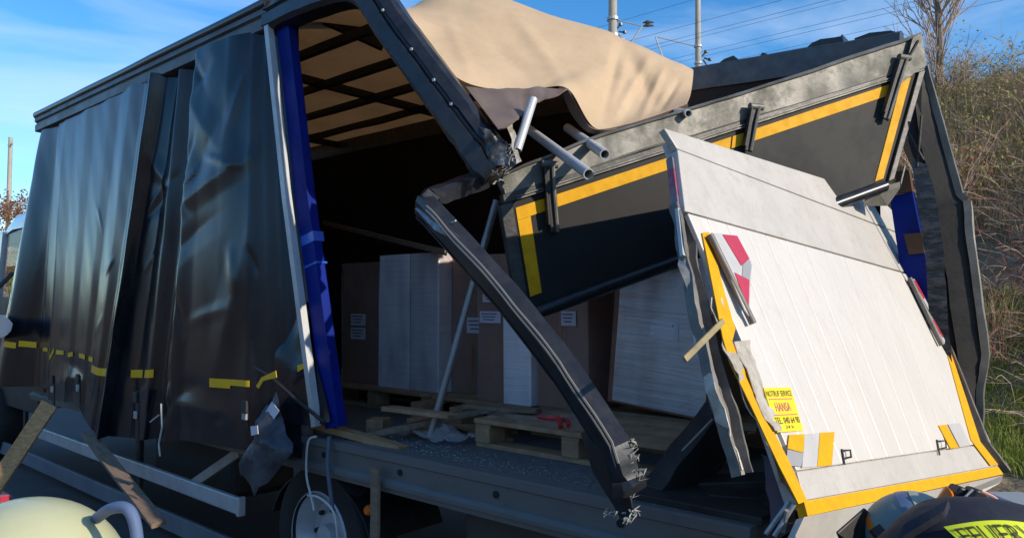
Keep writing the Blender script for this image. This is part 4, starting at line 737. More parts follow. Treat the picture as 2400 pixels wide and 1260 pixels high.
# pallets
pm_board = {}
def pallet(cx, cy, lx, ly, rz, label, missing=()):
    o = empty('pallet', (cx, cy, BZ + 0.002), None, rz); tag(o, label, 'pallet', 'wooden pallets on the bed')
    for j in range(5):
        if j in missing: continue
        y = -ly / 2 + 0.06 + j * (ly - 0.12) / 4; MB().box((0, y, 0.131), (lx, 0.105 if j % 2 else 0.14, 0.022)).build('top_board', pallet_m, o, bevel=0.003)
    for i in range(3):
        x = (-1, 0, 1)[i] * (lx / 2 - 0.05); MB().box((x, 0, 0.109), (0.10, ly - 0.01, 0.02)).build('stringer_board', pallet_m, o)
        for j in range(3): MB().box((x, (-1, 0, 1)[j] * (ly / 2 - 0.06), 0.0605), (0.098, 0.12, 0.076)).build('block', pallet_m, o, bevel=0.004)
    for j in range(3): MB().box((0, (-1, 0, 1)[j] * (ly / 2 - 0.06), 0.011), (lx, 0.10, 0.022)).build('bottom_board', pallet_m, o)
    return o
pallet(-2.05, 0.90, 1.2, 1.0, 0, 'wooden pallet nearest the bed edge under the tilted carton')
pallet(-3.10, 1.10, 0.78, 0.8, 0.0, 'broken wooden pallet at the foot of the leaning pole', missing=(0,))
pallet(-4.12, 1.30, 1.2, 0.8, 0, 'wooden pallet under the shiny wrapped carton')
# film bunched on the bed
m = MB(); m.grid(lambda a, b: crump(Vector((-2.62 + a * 0.85, 0.38 + b * 0.34, PZ + 0.012 + 0.02 * math.sin(a * 9 + b * 4))), 0.03, 9), 30, 14); tag(m.build('plastic_film', thinfilm_m, smooth='all'), 'crumpled clear plastic film lying on the nearest pallet', 'plastic film')
m = MB(); m.grid(lambda a, b: crump(Vector((-3.25 + a * 0.55, 0.30 + b * 0.22, BZ + 0.03 + 0.04 * math.sin(a * 3.1) * math.sin(b * 3.1))), 0.035, 12), 26, 12); tag(m.build('plastic_film', make_film('film_heap', 0.4), smooth='all'), 'heap of torn plastic film at the foot of the pole', 'plastic film')
# leaning pole
m = MB(); m.tube([P(1164, 470, y=0.62), P(1008, 1022, y=0.34)], 0.020, 12); tag(m.build('load_pole', mat('pole_grey', (0.22, 0.22, 0.22), (0.32, 0.32, 0.32), rough=0.4, metal=0.5), smooth=40), 'long grey metal pole leaning on the bed below the bent corner post', 'pole')
# loose wood
def plank(pa, pb_, wd, th, m_, label, up=(0, 0, 1), name='plank', cat='plank'):
    o = empty(name, tuple(pb_)); tag(o, label, cat); mb_ = MB(); A = Vector(pa) - Vector(pb_); pth = lerp_path([A, A * 0.5, Vector((0, 0, 0))], 4)
    sweep(pth, [(-wd / 2, -th / 2), (wd / 2, -th / 2), (wd / 2, th / 2), (-wd / 2, th / 2)], up, amp=lambda t: 0.0025 + (0.006 if t > 0.9 or t < 0.1 else 0), f=20, mb=mb_)
    b = mb_.build(name, m_, None, bevel=0.003); b.location = o.location; bpy.data.objects.remove(o); tag(b, label, cat); return b
plank(P(118, 945, y=-0.26), P(-40, 1180, y=-0.65), 0.03, 0.13, mat('lit_wood', (0.62, 0.37, 0.16), (0.46, 0.26, 0.11), rough=0.7, scale=9, stretch=(1, 3, 6), bump=0.4, bscale=14, dust=(0.2, 0.09, 0.035), dustamt=0.6, dscale=8), 'yellowish wooden plank propped against the torn curtain hem', (0.7, 0.7, 0))  # lighter, warmer wood tone stands in for light falling on this plank
plank(P(205, 1015, y=-0.20), P(372, 1228, y=-0.42), 0.03, 0.085, greywood_m, 'brown weathered plank leaning below the curtain, across the guard rail', (0.7, 0.5, 0))
plank(P(660, 970, y=0.04), P(948, 1052, y=0.12), 0.07, 0.035, wood_m, 'thin wooden batten lying along the bed edge by the blue post')
plank(P(860, 1020, z=BZ + 0.03), P(1180, 950, z=BZ + 0.175), 0.06, 0.03, greywood_m, 'wooden batten lying across the bed under the metal pole')
plank(P(880, 1092, y=-0.05), P(878, 1400, y=-0.07), 0.055, 0.02, greywood_m, 'upright brown wooden stake against the bed beam beside the wheel', (0, 1, 0))
plank(P(758, 522, y=1.3), P(1045, 592, y=0.9), 0.02, 0.035, greywood_m, 'long thin wooden lath slung inside the dark cargo space')
plank(P(905, 955, z=BZ + 0.16), P(1065, 975, z=BZ + 0.155), 0.09, 0.022, pallet_m, 'split pallet board lying over the broken pallet left of the pole')
plank(P(1040, 985, z=BZ + 0.02), P(1190, 1030, z=BZ + 0.02), 0.07, 0.022, pallet_m, 'short splintered board on the bed in front of the broken pallet')
plank(P(770, 1010, z=BZ + 0.02), P(850, 1022, z=BZ + 0.02), 0.06, 0.02, pallet_m, 'small splinter of wood at the foot of the blue post')
plank(P(1090, 950, z=BZ + 0.17), P(1265, 962, z=BZ + 0.165), 0.08, 0.022, greywood_m, 'grey broken board lying in front of the labelled carton right of the pole')
for i, (a, z_) in enumerate((((920, 960), 0.12), ((1015, 985), 0.06))):
    q = P(*a, z=BZ + z_); o = MB().box((0, 0, 0), (0.10, 0.12, 0.085)).build('wood_block', pallet_m, bevel=0.004); o.location = (q.x, q.y - 0.1, BZ + 0.043); o.rotation_euler = (0, 0, 0.5 + i); tag(o, ('loose pallet block on the bed left of the pole foot', 'loose pallet block on the bed right beside the pole foot')[i], 'wood block')
# red hand tool
q = P(1310, 992, z=PZ + 0.03); m = MB(); m.tube(catmull([q + V(-.16, 0.05, 0.01), q + V(-.06, 0.02, 0.015), q + V(0.0, 0, 0.02), q + V(.05, -.05, -0.005)], 5), 0.012, 8); m.tube([q + V(-.02, .05, .012), q + V(.04, .02, .012), q + V(.07, -.02, 0.0)], 0.011, 8); tag(m.build('bolt_cutter', redtool_m, smooth=True), 'red handled tool lying on the nearest pallet', 'hand tool')
# cords at the wheel
m = MB(); m.tube(catmull([P(742, 1022, y=-0.03), P(722, 1035, y=-0.05), P(718, 1110, y=-0.06), P(730, 1165, y=-0.08), P(736, 1195, y=-0.08)], 6), 0.006, 6); m.tube(catmull([P(722, 1160, y=-0.08), P(750, 1166, y=-0.08), P(782, 1200, y=-0.07), P(792, 1270, y=-0.06)], 6), 0.006, 6); tag(m.build('cord', rope_m, smooth=True), 'white cord hanging from the bed edge over the wheel', 'cord')
m = MB(); m.tube(catmull([P(772, 1022, y=-0.03), P(768, 1090, y=-0.05), P(778, 1180, y=-0.06), P(775, 1196, y=-0.06)], 6), 0.011, 6); tag(m.build('strap', bluestrap_m, smooth=True), 'dark blue strap hanging from the bed edge beside the white cord', 'strap')
# glass crumbs and splinters
m = MB()
for _ in range(1500):
    x = random.uniform(-3.6, -1.25); y = abs(random.gauss(0, 0.16)) + 0.02; s_ = random.uniform(0.0015, 0.005); z = BZ + 0.002; a = random.uniform(0, 3)
    if y > 0.37: continue
    m.add([(x - s_, y, z), (x + s_ * math.cos(a), y - s_, z), (x + s_, y + s_ * math.sin(a), z), (x, y, z + s_ * 1.3)], [(0, 1, 3), (1, 2, 3), (2, 0, 3)])
tag(m.build('glass_crumbs', mat('glass_crumb', (0.10, 0.13, 0.14), (0.2, 0.25, 0.26), rough=0.2)), 'scattered crumbs of broken glass on the bed', 'glass', kind='stuff')
# grey case on the road behind the truck
q = P(2400, 1172, d=4.0); o = empty('equipment_case', (q.x, q.y, 0.009), None, R(41)); tag(o, 'pale grey equipment case standing behind the firefighter', 'case'); hz = q.z
MB().box((0, 0, hz / 2 - 0.03), (0.22, 0.35, hz - 0.06)).build('case_body', case_m, o, bevel=0.02); MB().box((0, 0, hz - 0.03), (0.23, 0.36, 0.055)).build('case_lid', case_m, o, bevel=0.02)

# ================================================================== PEOPLE
def figure(name, joints, edges, mat_, parent, root_, sub=2):
    me = bpy.data.meshes.new(name); keys = list(joints); me.from_pydata([joints[k][0] for k in keys], [(keys.index(a), keys.index(b)) for a, b in edges], [])
    o = bpy.data.objects.new(name, me); COL.objects.link(o); sk = o.modifiers.new('skin', 'SKIN'); sk.use_smooth_shade = True
    lay = me.skin_vertices[0].data
    for i, k in enumerate(keys): r = joints[k][1]; lay[i].radius = (r, r) if not isinstance(r, tuple) else r; lay[i].use_root = (k == root_)
    ss = o.modifiers.new('sub', 'SUBSURF'); ss.levels = sub; ss.render_levels = sub; me.materials.append(mat_); o.parent = parent; return o
def hand(c, d, side, name, mat_, parent):
    """palm and five bent fingers along d, thumb on one side"""
    d = Vector(d).normalized(); s_ = Vector(side).normalized(); n_ = d.cross(s_); J = {'w': (c, .026), 'p': (c + d * .05, (.038, .018)), 'k': (c + d * .085, (.036, .014))}; E = [('w', 'p'), ('p', 'k')]
    o = figure(name, J, E, mat_, parent, 'w', 1)
    for i, (oy, L_) in enumerate(((-.03, .066), (-.010, .076), (.010, .072), (.03, .056))):
        b = c + d * .085 + s_ * oy; figure('finger', {'a': (b, .010), 'b': (b + d * L_ * .5 + n_ * .006, .009), 'c': (b + d * L_ * .8 + n_ * .028, .008), 'd': (b + d * L_ * .9 + n_ * .042, .007)}, [('a', 'b'), ('b', 'c'), ('c', 'd')], mat_, o, 'a', 1)
    b = c + d * .03 - s_ * .03; figure('thumb', {'a': (b, .012), 'b': (b + d * .035 - s_ * .028, .011), 'c': (b + d * .065 - s_ * .036 + n_ * .012, .009)}, [('a', 'b'), ('b', 'c')], mat_, o, 'a', 1)
def dome(c, fwd, up, rx, ry, rz, lo=-0.15, nu=40, nv=16):
    """helmet shell: lat/long dome, rx along fwd"""
    fwd = Vector(fwd).normalized(); up = (Vector(up) - fwd * Vector(up).dot(fwd)).normalized(); sd = up.cross(fwd); a0 = math.asin(lo)
    def fn(a, b):
        th = a * 2 * math.pi; ph = a0 + (math.pi / 2 - a0) * b; return c + fwd * (rx * math.cos(th) * math.cos(ph)) + sd * (ry * math.sin(th) * math.cos(ph)) + up * (rz * math.sin(ph))
    return fn, fwd, sd, up
VIEW = Vector((-math.sin(YAW), math.cos(YAW), 0)); RIGHT = Vector((math.cos(YAW), math.sin(YAW), 0)); UP = Vector((0, 0, 1))
def band(fn, a0, a1, b0, b1, name, m_, parent, off, n=24, centre=None):
    m = MB(); m.grid(lambda a, b: (lambda p: p + (p - centre).normalized() * off)(fn(a0 + (a1 - a0) * a, b0 + (b1 - b0) * b)), n, 3); return m.build(name, m_, parent, smooth='all', solid=0.003)
def person(name, label, head, fwd_h, up_h, shoulder, pelvis, feet, body_mat, elbow, wrist):
    p = empty(name, (pelvis.x, pelvis.y, 0.0)); tag(p, label, 'person'); off = Vector((-pelvis.x, -pelvis.y, 0))
    L_ = lambda v: v + off
    sdv = (shoulder[1] - shoulder[0]).normalized(); mid = (shoulder[0] + shoulder[1]) / 2; chest = mid.lerp(pelvis, 0.30); waist = mid.lerp(pelvis, 0.68)
    neck = mid.lerp(head, 0.45)
    J = {'pel': (L_(pelvis), (.16, .13)), 'wai': (L_(waist), (.16, .125)), 'che': (L_(chest), (.185, .14)), 'mid': (L_(mid), (.13, .10)), 'nek': (L_(neck), .062), 'hd': (L_(head), .075)}
    E = [('pel', 'wai'), ('wai', 'che'), ('che', 'mid'), ('mid', 'nek'), ('nek', 'hd')]
    for i in (0, 1):
        J[f's{i}'] = (L_(shoulder[i]), .085); J[f'e{i}'] = (L_(elbow[i]), .062); J[f'w{i}'] = (L_(wrist[i]), .045); E += [('mid', f's{i}'), (f's{i}', f'e{i}'), (f'e{i}', f'w{i}')]
        hip = pelvis + sdv * (0.11 * (1 if i else -1)) - UP * 0.06; kn = hip.lerp(feet[i], 0.5) + fwd_h.normalized() * 0.07; fo = feet[i]
        J[f'h{i}'] = (L_(hip), .11); J[f'k{i}'] = (L_(kn), .082); J[f'a{i}'] = (L_(fo + UP * 0.10), .065); J[f't{i}'] = (L_(fo + fwd_h.normalized() * Vector((1, 1, 0)).length * 0.12 * Vector((1, 1, 0)).normalized().length + UP * 0.06), .055)
        E += [('pel', f'h{i}'), (f'h{i}', f'k{i}'), (f'k{i}', f'a{i}'), (f'a{i}', f't{i}')]
    figure('body', J, E, body_mat, p, 'pel')
    for i in (0, 1): hand(L_(wrist[i]), (wrist[i] - elbow[i]), sdv, 'glove', cabdark_m, p)
    f = fwd_h.normalized(); u = (up_h - f * up_h.dot(f)).normalized(); s = u.cross(f)
    h = L_(head); m = MB()      # face / head
    def hf(a, b):
        th = a * 2 * math.pi; ph = -math.pi / 2 + b * math.pi; r_ = 1 + (0.12 if math.cos(th) > 0.9 and -0.3 < ph < 0.05 else 0); return h + f * (.098 * r_ * math.cos(th) * math.cos(ph)) + s * (.076 * math.sin(th) * math.cos(ph)) + u * (.118 * math.sin(ph))
    m.grid(hf, 28, 18); hd_ = m.build('head', skin_m, p, smooth='all')
    for sg in (-1, 1):
        MB().box(h + f * .09 + s * (.032 * sg) + u * .005, (.022, .022, .012)).build('eye', inside_m, p); MB().box(h + s * (.08 * sg), (.03, .03, .055)).build('ear', skin_m, p, bevel=0.01)
    MB().box(h + f * .098 - u * .05, (.03, .03, .01)).build('mouth', redink_m, p)
    return p, L_, h, f, s, u
# firefighter close by on the left: only the helmet is in view
hc = P(55, 1400, d=1.20); fw = (-RIGHT * 0.75 + VIEW * 0.6).normalized()
sh = [hc - UP * 0.30 - VIEW * 0.10 - RIGHT * 0.20 - fw * .05, hc - UP * 0.30 - VIEW * 0.10 + RIGHT * 0.20 - fw * .05]; pv = hc - UP * 0.68 - fw * 0.30
pv.z = 0.72
p1, L1, h1, f1, s1, u1 = person('person', 'stooping firefighter in a pale luminous yellow helmet, close by at the truck front', hc, fw + UP * -0.15, UP, sh, pv, [Vector((pv.x, pv.y, 0.009)) - RIGHT * 0.14 + fw * .1, Vector((pv.x, pv.y, 0.009)) + RIGHT * 0.14 - fw * .1], jacket_m, [sh[0] - UP * 0.26 + fw * 0.1, sh[1] - UP * 0.26 + fw * 0.1], [sh[0] - UP * 0.38 + fw * 0.3, sh[1] - UP * 0.38 + fw * 0.3])
fn, f_, s_, u_ = dome(h1 + UP * 0.005, f1, u1, 0.165, 0.150, 0.150, -0.35)
m = MB(); m.grid(fn, 48, 20); hl = m.build('helmet', helmet_m, p1, smooth='all', solid=0.004)
m = MB(); off1 = Vector((-pv.x, -pv.y, 0))
m.tube([q + off1 for q in catmull([P(225, 1215, d=1.22), P(258, 1192, d=1.16), P(296, 1190, d=1.14), P(316, 1225, d=1.13), P(322, 1300, d=1.12), P(305, 1370, d=1.12)], 6)], 0.009, 10); m.build('visor_frame', tube_m, p1, smooth=True)
m = MB(); q = P(8, 1163, d=1.3) + off1; m.tube([q - UP * 0.03, q + UP * 0.002], 0.009, 8); m.build('helmet_lamp', red_m, p1)
# firefighter bending over at the right
hc = P(2138, 1262, d=2.02); fw = (-RIGHT * 0.85 + VIEW * 0.35 - UP * 0.45).normalized(); upv = (UP * 0.85 - RIGHT * 0.35 + VIEW * .25).normalized()
sh = [P(2205, 1335, d=1.80) , P(2420, 1318, d=1.78)]; pv = P(2390, 1640, d=1.52); pv.z = max(0.80, pv.z)
gz = Vector((pv.x, pv.y, 0.009))
p2, L2, h2, f2, s2, u2 = person('person', 'bent-over firefighter in navy jacket with neon back patch and grey helmet', hc, fw, upv, sh, pv, [gz - RIGHT * 0.16 + VIEW * .05, gz + RIGHT * 0.16 - VIEW * .05], jacket_m, [sh[0] - UP * 0.24 + VIEW * 0.08, sh[1] - UP * 0.24 + VIEW * 0.08], [sh[0] - UP * 0.34 + VIEW * 0.28, sh[1] - UP * 0.34 + VIEW * 0.28])
off2 = Vector((-pv.x, -pv.y, 0))
fn, f_, s_, u_ = dome(h2, f2, u2, 0.128, 0.105, 0.122, -0.30)
m = MB(); m.grid(fn, 44, 18); m.build('helmet', helmet2_m, p2, smooth='all', solid=0.004)
W = lambda *a, **k: P(*a, **k) + off2
def ringband(c, f, s, u, rx, ry, rz, c0, c1, a0, a1, name, m_, parent, k=1.02):
    def fn(a, b):
        cc = c0 + (c1 - c0) * b; r_ = math.sqrt(max(0.02, 1 - (cc / rx) ** 2)) * k; th = a0 + (a1 - a0) * a
        return c + f * cc + s * (ry * r_ * math.sin(th)) + u * (rz * r_ * math.cos(th))
    m = MB(); m.grid(fn, 30, 3); return m.build(name, m_, parent, smooth='all', solid=0.003)
ringband(h2, f2, s2, u2, .128, .105, .122, -0.045, -0.015, -1.9, 1.9, 'reflective_band', bluereflect_m, p2)
ringband(h2, f2, s2, u2, .128, .105, .122, -0.100, -0.048, -1.9, 1.9, 'reflective_band', band_m, p2, 1.035)
ringband(h2, f2, s2, u2, .128, .105, .122, 0.070, 0.085, 0.3, 1.9, 'orange_stripe', orange_m, p2, 1.03)
m = MB(); m.plate([W(1962, 1248, d=2.0), W(2028, 1190, d=2.05), W(2038, 1200, d=2.05), W(2034, 1275, d=2.02), W(1985, 1300, d=2.0)], VIEW * 0.012); m.build('visor', cabdark_m, p2, bevel=0.004)
m = MB(); m.tube([W(2050, 1236, d=1.9), W(2072, 1262, d=1.88)], 0.018, 8); m.build('helmet_clip', cabdark_m, p2, smooth=True)
# jacket: padded back and collar
JC = P(2292, 1408, d=1.72); JR = (0.245, 0.20, 0.238)
def jsurf(a, b):
    th = a * 2 * math.pi; ph = -0.9 + (math.pi / 2 + 0.9) * b
    p = JC + RIGHT * (JR[0] * math.cos(th) * math.cos(ph)) + VIEW * (JR[1] * math.sin(th) * math.cos(ph)) + UP * (JR[2] * math.sin(ph))
    return p + (p - JC).normalized() * (0.014 * mn.noise(p * 7) + 0.012 * mn.noise(Vector((p.x * 3, p.y * 3, p.z * 22))))
m = MB(); m.grid(lambda a, b: jsurf(a, b) + off2, 60, 34); m.build('jacket', jacket_m, p2, smooth='all', solid=0.004)
def onj(px, py, lift):
    r = ray(px, py); M_ = lambda v: Vector((v.dot(RIGHT) / (JR[0] + lift), v.dot(VIEW) / (JR[1] + lift), v.dot(UP) / (JR[2] + lift)))
    o_ = M_(CAM - JC); d_ = M_(r); A = d_.dot(d_); B = 2 * o_.dot(d_); C_ = o_.dot(o_) - 1; D = B * B - 4 * A * C_
    t = (-B - math.sqrt(D)) / (2 * A) if D > 0 else -B / (2 * A); return CAM + r * t + off2
for c0, c1, c2, c3 in (((2120, 1262), (2215, 1204), (2225, 1178), (2122, 1235)),):
    m = MB(); fnc = bil([Vector((*c, 0)) for c in (c0, c1, c2, c3)]); m.grid(lambda a, b: (lambda q: onj(q.x, q.y, 0.03))(fnc(a, b)), 14, 4); m.build('collar', jacket_m, p2, smooth='all', solid=0.02)
PQ = [Vector((2285, 1300, 0)), Vector((2600, 1310, 0)), Vector((2530, 1250, 0)), Vector((2212, 1234, 0))]
pf = lambda a, b: (lambda q: Vector((q.x, q.y - 22 * math.sin(math.pi * min(1, a * 1.1)) * b, 0)))(bil(PQ)(a, b))
m = MB(); m.grid(lambda a, b: (lambda q: onj(q.x, q.y, 0.022))(pf(a, b)), 30, 8); m.build('back_patch', neon_m, p2, smooth='all', solid=0.003)
o = text_on('FEUERWEHR', [Vector((0, 0, 0)), Vector((1, 0, 0)), Vector((1, 1, 0)), Vector((0, 1, 0))], (0, 0, 1), 'patch_lettering', ink_m, p2, off=0, pad=(0.0, 0.0))
for v in o.data.vertices:
    q = pf(0.05 + v.co.x * 0.93, 0.36 + v.co.y * 0.54); v.co = onj(q.x, q.y, 0.0265)
# pouches and strap with orange knob on the far shoulder
m = MB(); m.tube([W(2206, 1172, d=1.95), W(2222, 1158, d=1.95), W(2236, 1165, d=1.95)], [0.012, 0.022, 0.012], 10); m.build('orange_knob', orange_m, p2, smooth=True)
for pts, dd in (([(2232, 1172), (2252, 1140), (2272, 1146), (2262, 1185)], 1.93), ([(2266, 1186), (2290, 1146), (2312, 1152), (2345, 1198), (2318, 1210)], 1.90)):
    m = MB(); m.plate([W(a, b, d=dd) for a, b in pts], VIEW * 0.05); m.build('shoulder_pouch', cabdark_m, p2, bevel=0.006)
m = MB(); m.tube(catmull([W(2300, 1150, d=1.88), W(2332, 1166, d=1.88), W(2345, 1186, d=1.87), W(2330, 1204, d=1.86)], 5), 0.004, 6); m.build('strap_edge', mat('strap_pink', (0.6, 0.3, 0.25), rough=0.5), p2)
m = MB(); m.tube([W(2246, 1180, d=1.89), W(2280, 1146, d=1.89)], 0.003, 5); m.build('strap_edge', steel_m, p2)

# ================================================================== BACKGROUND
def tree_branches(m, p, d, L_, r, depth, twigs, spread=0.55, up=0.15, n=5):
    pts = [p]; q = p.copy(); dd = d.copy()
    for _ in range(4):
        dd = (dd + Vector((random.gauss(0, .10), random.gauss(0, .10), random.gauss(0, .06) + up * .12))).normalized(); q = q + dd * L_ / 4; pts.append(q.copy())
    m.tube(pts, [r * (1 - .13 * i) for i in range(5)], n if depth > 1 else 3, False)
    if depth == 0: twigs.append(pts); return
    for k in range(random.choice((3, 4, 4)) if depth > 1 else 4):
        i = random.choice((1, 2, 3, 4)); nd = (dd + Vector((random.gauss(0, spread), random.gauss(0, spread), random.gauss(0.12, spread * .7)))).normalized()
        tree_branches(m, pts[i], nd, L_ * random.uniform(.55, .78), r * (.62 - .06 * k * 0), depth - 1, twigs, spread, up, n)
def leaves_mesh(pts_list, n_each, size, m_=None, spread=0.25):
    m = MB()
    for pts in pts_list:
        for _ in range(n_each):
            c = random.choice(pts[1:]) + Vector((random.gauss(0, spread), random.gauss(0, spread), random.gauss(0, spread))); d = Vector((random.gauss(0, 1), random.gauss(0, 1), random.gauss(0, 1))).normalized(); s_ = d.orthogonal().normalized(); l = size * random.uniform(.6, 1.3)
            m.add([c - d * l, c + s_ * l * .55, c + d * l, c - s_ * l * .55], [(0, 1, 2, 3)])
    return m
# bare tree on the embankment
b0 = P(2200, 235, y=15.0); t0 = empty('bare_tree', (b0.x, b0.y, hill_z(b0.x, b0.y))); tag(t0, 'leafless tree with fine upright twigs behind the far rear corner', 'tree')
tw = []; m = MB(); trunk_h = b0.z - t0.location.z
m.tube([Vector((0, 0, -0.3)), Vector((0.02, 0, trunk_h * .5)), Vector((0, 0.03, trunk_h + .2)), Vector((.05, 0, trunk_h + 1.2)), Vector((0.0, 0, trunk_h + 2.6)), Vector((.04, 0, trunk_h + 4.2))], [.13, .11, .09, .07, .045, .02], 8); m.build('trunk', bark_m, t0, smooth=True)
m = MB()
for k in range(46):
    z = trunk_h + random.uniform(-0.5, 3.4); a = random.uniform(0, 6.28); tree_branches(m, Vector((0, 0, z)), Vector((math.cos(a) * .62, math.sin(a) * .62, 0.8)).normalized(), random.uniform(.7, 1.1), .020, 2, tw, .28, .4, 4)
m.build('crown', twig_m, t0)
# rust-leaved young tree in front of it
b1 = P(2205, 300, y=11.0); t1 = empty('beech_sapling', (b1.x, b1.y, hill_z(b1.x, b1.y))); tag(t1, 'low shrub with dry rust brown leaves at the foot of the leafless tree', 'shrub')
tw = []; m = MB()
for k in range(9): a = random.uniform(0, 6.28); tree_branches(m, Vector((random.gauss(0, .15), random.gauss(0, .15), 0)), Vector((math.cos(a) * .4, math.sin(a) * .4, 1)).normalized(), .95, .016, 2, tw, .4, .3, 4)
m.build('stem', twig_m, t1); leaves_mesh(tw, 4, .035, spread=.12).build('crown', leaf_m, t1)
# brown leaved beech at the left behind the cab
b2 = P(14, 560, y=9.0); t2 = empty('beech_tree', (b2.x, b2.y, hill_z(b2.x, b2.y))); tag(t2, 'tree with dry orange brown leaves behind the truck cab', 'tree')
tw = []; m = MB(); m.tube([Vector((0, 0, -.3)), Vector((.1, 0, 2)), Vector((0, .1, 4)), Vector((.1, 0, 6.0))], [.16, .13, .09, .04], 8); m.build('trunk', bark_m, t2, smooth=True)
m = MB()
for k in range(26): a = random.uniform(0, 6.28); z = random.uniform(1.5, 5.2); tree_branches(m, Vector((0, 0, z)), Vector((math.cos(a), math.sin(a), .45)).normalized(), random.uniform(1.0, 1.5) * (1.15 - z / 9), .035, 2, tw, .5, .2, 4)
m.build('branches', twig_m, t2); leaves_mesh(tw, 7, .085, spread=.28).build('crown', leaf_m, t2)
# pole at the left
q = P(25, 322, y=16); gz_ = hill_z(q.x, q.y); o = empty('wooden_pole', (q.x, q.y, gz_)); tag(o, 'pale slender pole rising above the orange brown tree', 'pole')
MB().tube([(0, 0, -0.3), (0, 0, q.z - gz_)], [.2, .15], 10).build('shaft', mast_m, o, smooth=40)
MB().bar((-.6, 0, q.z - gz_ - .6), (.6, 0, q.z - gz_ - .6), .08, .08).build('crossarm', mast_m, o)
# catenary masts
def mast(px, pyf, yv, label, wpx, rev):
    q = P(px, pyf, y=yv); D = (q - CAM).dot(VIEW); r_ = wpx * D / FPX / 2; gz_ = hill_z(q.x, q.y); o = empty('catenary_mast', (q.x, q.y, gz_)); tag(o, label, 'mast', 'railway masts'); zf = q.z - gz_; lean = 0.0
    MB().tube([(0, 0, -0.3), (0, 0, zf), (0.04, 0, zf + 5)], [r_ * 1.1, r_, r_ * .85], 14).build('shaft', mast_m, o, smooth=40)
    S_ = D / 26.0
    for dz in (0.35 * S_, -0.25 * S_, -0.55 * S_):
        MB().tube([(0, 0, zf + dz - .05), (0, 0, zf + dz + .05)], r_ * 1.35, 14).build('clamp', steel_m, o)
    for i, dx in enumerate((0.28, 0.42, 0.36)):
        v_ = RIGHT * (dx * S_); MB().tube([Vector((0, 0, zf - .1 * i)) + v_ * .5, Vector((0, 0, zf + .15 * S_ - .28 * S_ * i)) + v_], .03 * S_, 6).build('insulator', mat('insulator_dark', (.05, .045, .04), rough=.35), o)
        MB().tube([Vector((0, 0, zf + .12 * S_ - .28 * S_ * i)) + v_ * 1.0, Vector((0, 0, zf + .2 * S_ - .28 * S_ * i)) + v_ * 1.0], .07 * S_, 8).build('insulator', mat('insulator_dark', (.05, .045, .04), rough=.35), o)
    return o, zf, S_
o, zf, S_ = mast(1436, 68, 20.0, 'thicker railway mast rising behind the beige roof tarpaulin', 21, 0)
A = RIGHT * (0.35 * S_) + UP * (zf - 1.0 * S_); B = RIGHT * (1.05 * S_) + UP * (zf + .1)
MB().tube([RIGHT * .1 + UP * (zf + .35), RIGHT * (.6 * S_) + UP * (zf + .2), B], .02, 6).build('cantilever', steel_m, o); MB().tube([A, B], .035, 6).build('cantilever', steel_m, o)
for k in (0, .12): MB().tube([B + UP * (.12 - k) + RIGHT * .02, B + UP * (.15 - k) + RIGHT * .18, B + UP * (.13 - k) + RIGHT * .42], [.02, .07, .02], 8).build('insulator', mat('insulator_dark', (.05, .045, .04)), o)
o, zf, S_ = mast(1636, 132, 34.0, 'thinner railway mast behind the far roof rail', 14, 1)
B = -RIGHT * (1.5 * S_) + UP * (zf + .7 * S_)
MB().tube([-RIGHT * (1.1 * S_) + UP * (zf - .5 * S_), B], .05, 6).build('cantilever', steel_m, o); MB().tube([B, -RIGHT * .1 + UP * (zf + .35 * S_)], .03, 6).build('cantilever', steel_m, o)
for i, (py, yv, r_) in enumerate(((20, 20.5, .011), (48, 20.5, .011), (58, 20.5, .009), (92, 34, .016), (104, 34, .016), (130, 34, .014), (-40, 20.5, .011))):
    q = P(1800, py, y=yv); pts = [Vector((x, yv, q.z + 0.15 * math.cos((x - q.x) / 25.0))) for x in np.linspace(-90, 60, 40)]
    wv = MB(); wv.tube(pts, r_ * 0.6, 4, False); tag(wv.build('overhead_wire', wire_m), ('overhead railway wire, highest of the near set', 'overhead railway wire, second of the near set', 'overhead railway wire, lowest of the near set', 'overhead railway wire, highest of the far set', 'overhead railway wire, middle of the far set', 'overhead railway wire, lowest of the far set', 'overhead railway wire running above the picture')[i], 'wire', 'overhead railway wires')

# vegetation masses on the embankment
def blades(n, xr, yr, h, wd, name, m_, lean=0.35, clump=None, label=None):
    x = rng.uniform(*xr, n); y = rng.uniform(*yr, n)
    if clump:
        keep = np.array([mn.noise(Vector((a * clump[0], b * clump[0], clump[2]))) > clump[1] for a, b in zip(x, y)]); x = x[keep]; y = y[keep]
    n = len(x); z = np.array([hill_z(a, b) for a, b in zip(x, y)]) - 0.02
    hh = rng.uniform(0.5, 1.2, n) * h; ang = rng.uniform(0, 6.28, n); la = rng.uniform(0, 6.28, n); ll = rng.uniform(0, lean, n) * hh; w2 = wd * rng.uniform(.6, 1.3, n)
    b = np.stack([x, y, z], 1); s_ = np.stack([np.cos(ang) * w2, np.sin(ang) * w2, np.zeros(n)], 1); l_ = np.stack([np.cos(la) * ll, np.sin(la) * ll, np.zeros(n)], 1)
    mid = b + l_ * .35; mid[:, 2] += hh * .6; tip = b + l_; tip[:, 2] += hh
    V_ = np.stack([b - s_, b + s_, mid + s_ * .7, mid - s_ * .7, tip], 1).reshape(-1, 3); i = np.arange(n)[:, None] * 5
    F = [tuple(q) for q in (i + np.array([[0, 1, 2, 3]])).tolist()] + [tuple(q) for q in (i + np.array([[3, 2, 4]])).tolist()]
    me = bpy.data.meshes.new(name); me.from_pydata(V_.tolist(), [], F); o = bpy.data.objects.new(name, me); COL.objects.link(o); me.materials.append(m_); tag(o, label, None, None, 'stuff'); return o
